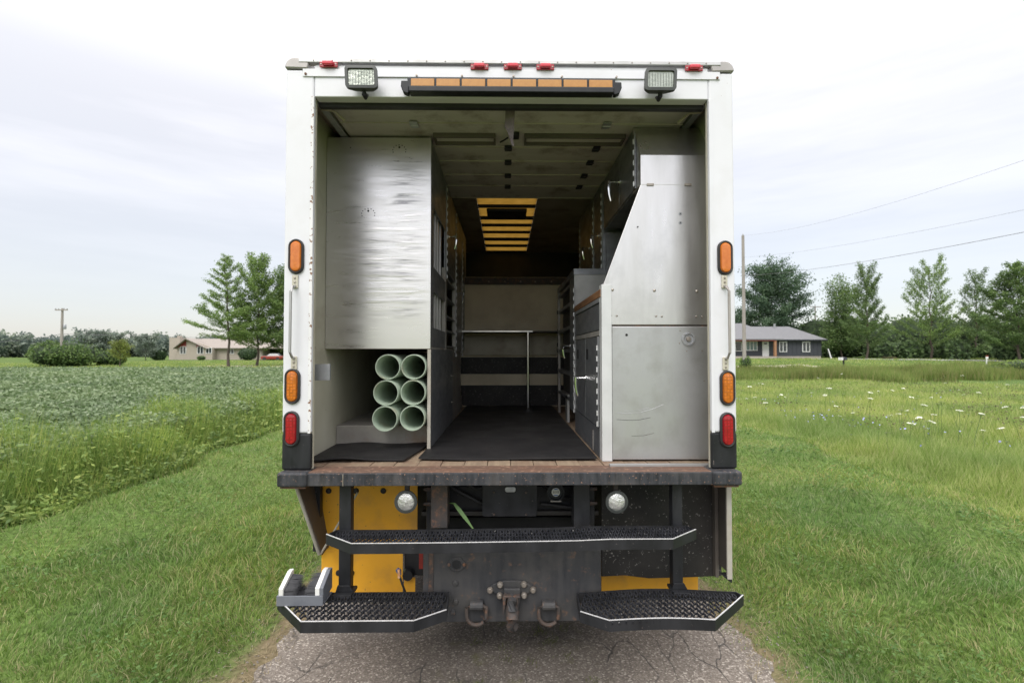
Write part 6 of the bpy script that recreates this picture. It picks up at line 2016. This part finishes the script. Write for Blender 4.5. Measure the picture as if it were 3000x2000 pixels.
# pintle hook
pc = at(1500, 1735, HY)
mm_ = lambda pts_, y0_, dy: MB().prism([(pc.x + a * 0.001, y0_, pc.z + b * 0.001) for a, b in pts_], (0, dy, 0))
pk = part(mm_([(-118, 36), (-100, 52), (-70, 64), (-30, 70), (30, 70), (70, 60), (100, 44), (112, 26), (104, 14), (70, -6), (60, -22), (30, -24), (-30, -24), (-62, -20), (-76, -2), (-112, 16)], HY - 0.001, -0.016), 'pintle_hook', 'hitch_steel', hp, bevel=0.004)
for (px, py) in ((1436, 1727), (1465, 1711), (1464, 1743), (1535, 1710), (1561, 1726), (1535, 1742)):
    p = at(px, py, HY - 0.02)
    part(MB().lathe([(0, -0.020), (0.010, -0.020), (0.0155, -0.014), (0.0165, 0.0)], (p.x, HY - 0.0175, p.z), 'y', 10), 'bolt', 'bolt_steel', hp, bevel=0, smooth=True)
part(mm_([(-44, 40), (44, 38), (40, -30), (30, -88), (-30, -88), (-40, -30)], HY - 0.018, -0.022), 'pintle_body', 'hitch_steel', hp, bevel=0.006)
part(mm_([(-42, 18), (42, 14), (42, 6), (30, 4), (32, -24), (22, -52), (14, -56), (14, 2), (-32, 6), (-34, -30), (-44, -80), (-50, -82), (-48, -20), (-50, 8)], HY - 0.041, -0.03), 'pintle_frame', 'rust_steel', hp, bevel=0.003)
part(MB().tube([(pc.x, HY - 0.04, pc.z + 0.0), (pc.x, HY - 0.085, pc.z - 0.01), (pc.x, HY - 0.09, pc.z - 0.045)], [0.022, 0.026, 0.024], 8), 'pintle_latch', 'hitch_steel', hp, bevel=0)
part(MB().tube([(pc.x, HY - 0.02, pc.z - 0.04), (pc.x, HY - 0.06, pc.z - 0.055), (pc.x + 0.001, HY - 0.10, pc.z - 0.09), (pc.x, HY - 0.10, pc.z - 0.12), (pc.x, HY - 0.06, pc.z - 0.14)], [0.030, 0.034, 0.033, 0.030, 0.018], 12), 'pintle_horn', 'rust_steel', hp, bevel=0, smooth=True)
# D-rings
for px in (1397, 1606):
    p = at(px, 1765, HY)
    part(MB().tube([(p.x - 0.034, HY - 0.028, p.z + 0.0), (p.x + 0.034, HY - 0.028, p.z + 0.0)], 0.022, 12).box(p.x - 0.034, p.x + 0.034, HY - 0.028, HY - 0.001, p.z - 0.02, p.z + 0.02), 'ring_clip', 'hitch_steel', hp, bevel=0.002)
    ring = [(p.x - 0.03, HY - 0.028, p.z)]
    for k in range(13):
        a = R(170 + 200 * k / 12)
        ring.append((p.x + 0.052 * math.cos(a), HY - 0.034, p.z - 0.045 + 0.052 * math.sin(a) - 0.0))
    ring.append((p.x + 0.03, HY - 0.028, p.z))
    ring[1] = (p.x - 0.052, HY - 0.03, p.z - 0.01); ring[-2] = (p.x + 0.052, HY - 0.03, p.z - 0.01)
    part(MB().tube(ring, 0.0095, 8), 'tie_ring', 'rust_steel', hp, bevel=0, smooth=True)

# round reverse lamps
for px, py in ((1190, 1468), (1806, 1468)):
    p = at(px, py, 2.60)
    lb = part(MB().lathe([(0.0, 0.05), (0.045, 0.045), (0.060, 0.0), (0.060, -0.012), (0.047, -0.015), (0.046, -0.008)], (p.x, 2.60, p.z), 'y', 32), 'round_lamp', 'grey_plastic', bevel=0, smooth=True)
    part(MB().lathe([(0.0465, -0.008), (0.04, -0.013), (0.02, -0.018), (0.0, -0.019)], (p.x, 2.60, p.z), 'y', 28), 'lens', 'lamp_white', lb, bevel=0, smooth=True)
    part(MB().box(p.x - 0.012, p.x + 0.012, 2.615, 2.64, p.z + 0.05, bz0 + 0.01), 'lamp_stalk', 'rust_steel', lb, bevel=0)

# centre equipment box and number-plate lamp
YC = 2.74
a, b = X(1413, YC, 1460), X(1574, YC, 1460)
eb = part(MB().prism([(q[0], YC, q[1]) for q in rrect((a + b) / 2, (Z(1430, YC) + Z(1510, YC)) / 2 + 0.02, b - a, Z(1430, YC) - Z(1510, YC) + 0.05, 0.012)], (0, 0.03, 0)), 'equipment_box', 'black_steel', bevel=0.003)
part(MB().prism([(q[0], YC - 0.012, q[1]) for q in rrect((a + b) / 2 + 0.003, Z(1432, YC), 0.06, 0.03, 0.012)], (0, 0.011, 0)), 'plate_lamp', 'galvanised', eb, bevel=0.003)
for px, py in ((1447, 1441), (1541, 1441), (1447, 1506), (1541, 1506)):
    p = at(px, py, YC)
    part(MB().lathe([(0, -0.010), (0.006, -0.009), (0.007, -0.0005)], (p.x, YC, p.z), 'y', 8), 'bolt', 'rust_steel', eb, bevel=0)
# round cap with sticker
p = at(1628, 1440, 2.78)
rc = part(MB().lathe([(0.050, 0.0), (0.050, -0.012), (0.044, -0.012), (0.042, 0.01), (0.0, 0.012)], (p.x, 2.78, p.z), 'y', 24), 'socket_housing', 'black_plastic', bevel=0, smooth=True)
part(MB().box(p.x - 0.03, p.x + 0.03, 2.765, 2.785, p.z - 0.052, p.z - 0.048), 'housing_lip', 'skirt_edge', rc, bevel=0)
stk = part(MB().lathe([(0.0, -0.006), (0.0235, -0.006), (0.0235, 0.0)], (p.x, 2.778, p.z), 'y', 28), 'round_sticker', 'decal_white', rc, bevel=0)
for s in (-1, 1):
    seg_ = []
    for k in range(9):
        aa = R(90 - 48 + 96 * k / 8) * s
        seg_.append((p.x + 0.0205 * math.cos(aa), 2.7715, p.z + 0.0205 * math.sin(aa)))
    part(MB().prism(seg_, (0, -0.0006, 0)), 'sticker_print', 'blue_decal', rc, bevel=0)
fc = bpy.data.curves.new('sticker_lettering', 'FONT')
fc.body = 'BXXB'; fc.size = 0.020; fc.align_x = 'CENTER'; fc.align_y = 'CENTER'; fc.extrude = 0.0002
to = bpy.data.objects.new('tmp_text', fc); col.objects.link(to)
bpy.context.view_layer.update()
tme = bpy.data.meshes.new_from_object(to.evaluated_get(bpy.context.evaluated_depsgraph_get()))
col.objects.unlink(to); bpy.data.objects.remove(to)
tme.transform(Matrix.Translation((p.x, 2.7712, p.z)) @ Matrix.Rotation(R(90), 4, 'X') @ Matrix.Scale(0.72, 4, (1, 0, 0)))
tme.materials.clear(); tme.materials.append(MATS['black_plastic'])
to = bpy.data.objects.new('sticker_lettering', tme); col.objects.link(to); to.parent = rc; to.location = (0, 0, 0)

# clutter of hoses behind
hs = [([(-0.55, 3.0, 0.86), (-0.30, 2.95, 0.80), (-0.12, 2.92, 0.76), (0.02, 2.9, 0.74)], 0.014), ([(-0.42, 2.88, 0.90), (-0.3, 2.86, 0.84), (-0.16, 2.85, 0.77), (-0.13, 2.85, 0.72)], 0.012),
      ([(0.20, 2.9, 0.86), (0.30, 2.86, 0.80), (0.42, 2.9, 0.78), (0.5, 3.0, 0.76)], 0.013), ([(0.18, 2.88, 0.76), (0.35, 2.86, 0.745), (0.5, 2.9, 0.735)], 0.012),
      ([(-0.30, 2.84, 0.92), (-0.2, 2.84, 0.86), (0.0, 2.84, 0.90)], 0.009), ([(0.2, 2.86, 0.92), (0.28, 2.86, 0.87), (0.26, 2.88, 0.80)], 0.008)]
for pth, r_ in hs:
    part(MB().tube(pth, r_, 7), 'hose', 'black_rubber', bevel=0, smooth=True)
part(MB().box(-0.52, 0.52, 2.86, 2.90, 0.70, 0.725), 'hitch_crossbar', 'tank_brown', bevel=0.003)
part(MB().box(-0.42, 0.42, 2.95, 3.0, 0.40, 0.66), 'rear_crossmember', 'dark_void', bevel=0)
part(MB().box(hx0_ + 0.01, hx0_ + 0.03, HY + 0.021, 3.0, 0.35, 0.62).box(hx1_ - 0.03, hx1_ - 0.01, HY + 0.021, 3.0, 0.35, 0.62), 'hitch_gussets', 'black_steel', bevel=0.002)
# wiring under the bumper
part(MB().tube([(X(1030, 2.6), 2.6, bz0 + 0.004), (X(1100, 2.6), 2.6, bz0 - 0.008), (X(1150, 2.6), 2.6, bz0 - 0.010), (X(1210, 2.6), 2.6, bz0 + 0.004), (X(1300, 2.6), 2.62, bz0 + 0.004)], 0.005, 6), 'wiring_loom', 'black_rubber', bevel=0)
part(MB().tube([(-1.19, 2.6, bz0 - 0.005), (-1.185, 2.6, bz0 - 0.022), (-1.16, 2.6, bz0 - 0.024), (-1.145, 2.6, bz0 - 0.006)], 0.0035, 6), 'hook_wire', 'black_rubber', bevel=0)

# orange panel behind the left, and low orange panel right (painted side lockers)
YO = 2.92
part(MB().box(X(943, YO, 1500), X(1223, YO, 1500), YO, YO + 0.004, Z(1612, YO), bz0 + 0.02), 'mud_shield', 'orange_panel', bevel=0.001)
part(MB().box(X(943, YO, 1500), X(1181, YO, 1500), YO, YO + 0.004, Z(1735, YO), Z(1612, YO) - 0.0005), 'mud_shield', 'orange_panel', bevel=0.001)
part(MB().box(X(1183, YO, 1700), X(1216, YO, 1700), YO + 0.005, YO + 0.009, Z(1735, YO), Z(1690, YO)), 'mud_shield', 'orange_panel', bevel=0.001)
part(MB().box(X(1185, YO), X(1250, YO), YO + 0.03, YO + 0.08, Z(1690, YO), Z(1610, YO)), 'spring_bracket', 'black_steel', bevel=0.004)
part(MB().box(X(1232, YO), X(1244, YO), YO - 0.02, YO + 0.02, Z(1660, YO), Z(1612, YO)), 'red_bracket', 'red_paint', bevel=0.002)
for (px, py) in ((963, 1437), (1043, 1437), (1123, 1437), (992, 1677), (1030, 1677)):
    p = at(px, py, YO)
    part(MB().lathe([(0, -0.012), (0.014, -0.010), (0.018, -0.0005)], (p.x, YO, p.z), 'y', 12), 'shield_bolt', 'black_steel', bevel=0)
part(MB().lathe([(0.0, -0.02), (0.03, -0.02), (0.035, 0.02)], (X(1196, YO, 1670), YO + 0.0, Z(1680, YO)), 'y', 12), 'shackle_bolt', 'black_steel', bevel=0)
# dangling connector with tape
p = at(1168, 1672, 2.70)
cn = part(MB().tube([(p.x - 0.01, 2.70, p.z + 0.012), (p.x, 2.70, p.z + 0.002), (p.x + 0.008, 2.70, p.z - 0.02)], [0.010, 0.015, 0.008], 8), 'wire_connector', 'blue_decal', bevel=0)
part(MB().tube([(p.x + 0.004, 2.685, p.z + 0.014), (p.x + 0.006, 2.685, p.z - 0.03)], 0.008, 8), 'tape_wrap', 'orange_tape', cn, bevel=0)
part(MB().tube([(p.x + 0.006, 2.70, p.z - 0.03), (p.x + 0.02, 2.70, p.z - 0.07), (p.x + 0.035, 2.72, p.z - 0.13)], 0.006, 6), 'loose_cable', 'black_rubber', cn, bevel=0)

YM = 2.85
part(MB().prism([(X(1762, YM, 1500), YM, Z(1690, YM)), (X(1762, YM, 1500), YM, bz0 + 0.02), (X(2120, YM, 1500), YM, bz0 + 0.02), (X(2112, YM, 1500), YM, Z(1690, YM)), (X(2010, YM, 1500), YM, Z(1694, YM)), (X(1900, YM, 1500), YM, Z(1696, YM)), (X(1830, YM, 1500), YM, Z(1687, YM))], (0, 0.012, 0)), 'mud_flap', 'flap_rubber', bevel=0.002)
part(MB().box(X(1762, YO + 0.1, 1700), X(2045, YO + 0.1, 1700), YO + 0.1, YO + 0.104, Z(1735, YO + 0.1), Z(1640, YO + 0.1)), 'mud_shield', 'orange_panel', bevel=0.001)
# side skirts: left one flared, right one hanging straight
pA, pB = at(865, 1430, 2.66), at(940, 1622, 2.80)
zt_ = bz0 + 0.01
lsk = MB()
lsk.prism([(-1.175, 2.64, zt_), (pA.x + 0.005, 2.66, zt_), (pB.x, 2.80, pB.z), (pB.x - 0.012, 2.80, pB.z)], (0.0, 0.006, 0.0))
v_ = [(-1.175, 2.645, zt_), (X(938, 2.80, 1615), 2.80, Z(1622, 2.80)), (-1.13, 3.9, Z(1622, 2.80)), (-1.19, 3.9, zt_)]
lsk = MB().add([Vector(q) for q in v_] + [Vector(q) + Vector((0.012, 0.0, 0.0)) for q in v_], [(0, 1, 2, 3), (7, 6, 5, 4), (0, 4, 5, 1), (1, 5, 6, 2), (2, 6, 7, 3), (3, 7, 4, 0)])
part(lsk, 'side_skirt', 'skirt_paint', bevel=0.001)
part(MB().tube([(-1.172, 2.64, zt_), (X(935, 2.795, 1615), 2.795, Z(1620, 2.795))], 0.009, 6), 'skirt_edge', 'skirt_edge', bevel=0)
part(MB().box(X(922, 2.86), X(942, 2.86), 2.86, 2.90, Z(1612, 2.86), bz0), 'skirt_brace', 'black_steel', bevel=0.002)
part(MB().tube([(X(1048, 2.75, 1440), 2.75, Z(1440, 2.75)), (X(1010, 2.78, 1520), 2.78, Z(1500, 2.78)), (X(940, 2.80, 1620), 2.80, Z(1618, 2.80))], 0.006, 6), 'skirt_stay', 'skirt_edge', bevel=0)
xa_ = X(2128, 2.66, 1500); xb_ = X(2143, 2.66, 1500)
part(MB().box(xa_, xb_, 2.655, 2.67, Z(1700, 2.66), bz0 - 0.015), 'skirt_edge', 'skirt_edge', bevel=0.002)
part(MB().box(xb_ - 0.006, xb_, 2.671, 3.9, Z(1690, 2.66), bz0 - 0.015), 'side_skirt', 'skirt_paint', bevel=0.001)
part(MB().prism([(xa_ - 0.02, 2.66, Z(1692, 2.66)), (xb_ - 0.002, 2.66, Z(1712, 2.66)), (xb_, 2.66, Z(1700, 2.66)), (xb_ - 0.002, 2.66, Z(1690, 2.66))], (0, 0.05, 0)), 'skirt_foot', 'black_steel', bevel=0.001)
part(MB().box(X(2100, 2.80), xa_ - 0.002, 2.80, 2.84, Z(1695, 2.8), bz0), 'skirt_brace', 'skirt_paint', bevel=0.002)
# boot scraper on the left lower step
by0, by1 = 2.42, 2.555
xl_, xr_ = X(815, 2.44, 1760), X(950, 2.44, 1760)
sz0 = lz + 0.002
bs = part(MB().box(xl_, xr_, by0, by0 + 0.006, sz0, Z(1741, by0)).box(xl_, xr_, by0 + 0.006, by1, sz0, sz0 + 0.004).box(xl_, xl_ + 0.004, by0 + 0.006, by1, sz0 + 0.004, Z(1741, by0)), 'boot_scraper', 'scraper_grey', bevel=0.001)


def side_plate(x0, w_, name, m, tz):
    zb_ = sz0 + 0.006
    return part(MB().prism([(x0, by0 + 0.008, zb_), (x0, by0 + 0.008, zb_ + tz * 0.62), (x0, by1 - 0.03, zb_ + tz), (x0, by1, zb_ + tz), (x0, by1, zb_ + 0.02)], (w_, 0, 0)), name, m, bs, bevel=0.003)


tz = Z(1670, 2.53) - sz0
side_plate(xl_ + 0.006, 0.022, 'brush_block', 'brush_white', tz)
side_plate(xr_ - 0.042, 0.022, 'brush_block', 'brush_white', tz + 0.006)
side_plate(xr_ - 0.019, 0.018, 'scraper_cheek', 'scraper_grey', tz + 0.006)


def bristles(x0, s, n):
    B = []
    for i in range(n):
        y = by0 + 0.02 + (by1 - by0 - 0.03) * rng.random()
        ztop = tz * (0.62 + 0.38 * min(1, (y - by0) / 0.13))
        z = sz0 + 0.01 + (ztop - 0.02) * rng.random()
        L_ = 0.052 + 0.012 * rng.random()
        B.append(((x0, y, z), (x0 + s * L_, y + 0.008 * (rng.random() - 0.5), z + 0.008 * (rng.random() - 0.6))))
    m_ = MB()
    for a, b in B:
        a = Vector(a); b = Vector(b)
        m_.add([a + Vector((0, 0.002, 0)), a - Vector((0, 0.002, 0)), b, a + Vector((0, 0, 0.003))], [(0, 1, 2), (0, 2, 3), (3, 2, 1)])
    return m_


q = part(bristles(xl_ + 0.028, 1, 900), 'bristles', 'bristle', bs, bevel=0, fix=False); q['kind'] = 'stuff'
q = part(bristles(xr_ - 0.042, -1, 900), 'bristles', 'bristle', bs, bevel=0, fix=False); q['kind'] = 'stuff'
m_ = MB()
for i in range(900):
    x_ = xl_ + 0.04 + (xr_ - xl_ - 0.09) * rng.random(); y_ = by0 + 0.02 + 0.12 * rng.random()
    a = Vector((x_, y_, sz0 + 0.004)); b = a + Vector((0.008 * (rng.random() - 0.5), 0.008 * (rng.random() - 0.5), 0.035 + 0.012 * rng.random()))
    m_.add([a + Vector((0.002, 0, 0)), a - Vector((0.002, 0, 0)), b], [(0, 1, 2)])
q = part(m_, 'bristles', 'bristle', bs, bevel=0, fix=False); q['kind'] = 'stuff'

# loose green leaf caught behind the upper step
a = at(1330, 1480, 2.72)
lfm = MB()
pth = [at(1313, 1472, 2.74), at(1330, 1474, 2.72), at(1345, 1492, 2.70), at(1362, 1515, 2.68), at(1386, 1548, 2.66)]
wd_ = [0.002, 0.006, 0.011, 0.010, 0.003]
vs, fs = [], []
for k, p in enumerate(pth):
    d = Vector((0.8, 0, 0.6)) * wd_[k]
    vs += [p - d, p + d, p + d + Vector((0, 0.002, 0)), p - d + Vector((0, 0.002, 0))]
    if k:
        for j in range(4):
            fs.append((4 * k - 4 + j, 4 * k - 4 + (j + 1) % 4, 4 * k + (j + 1) % 4, 4 * k + j))
lfm.add(vs, fs)
mat('green_blade', (0.10, 0.20, 0.05), (0.14, 0.24, 0.08), 30, rough=0.5)
tag(lfm.build('grass_blade', 'green_blade'), 'long green grass blade caught behind the upper step', 'grass blade')
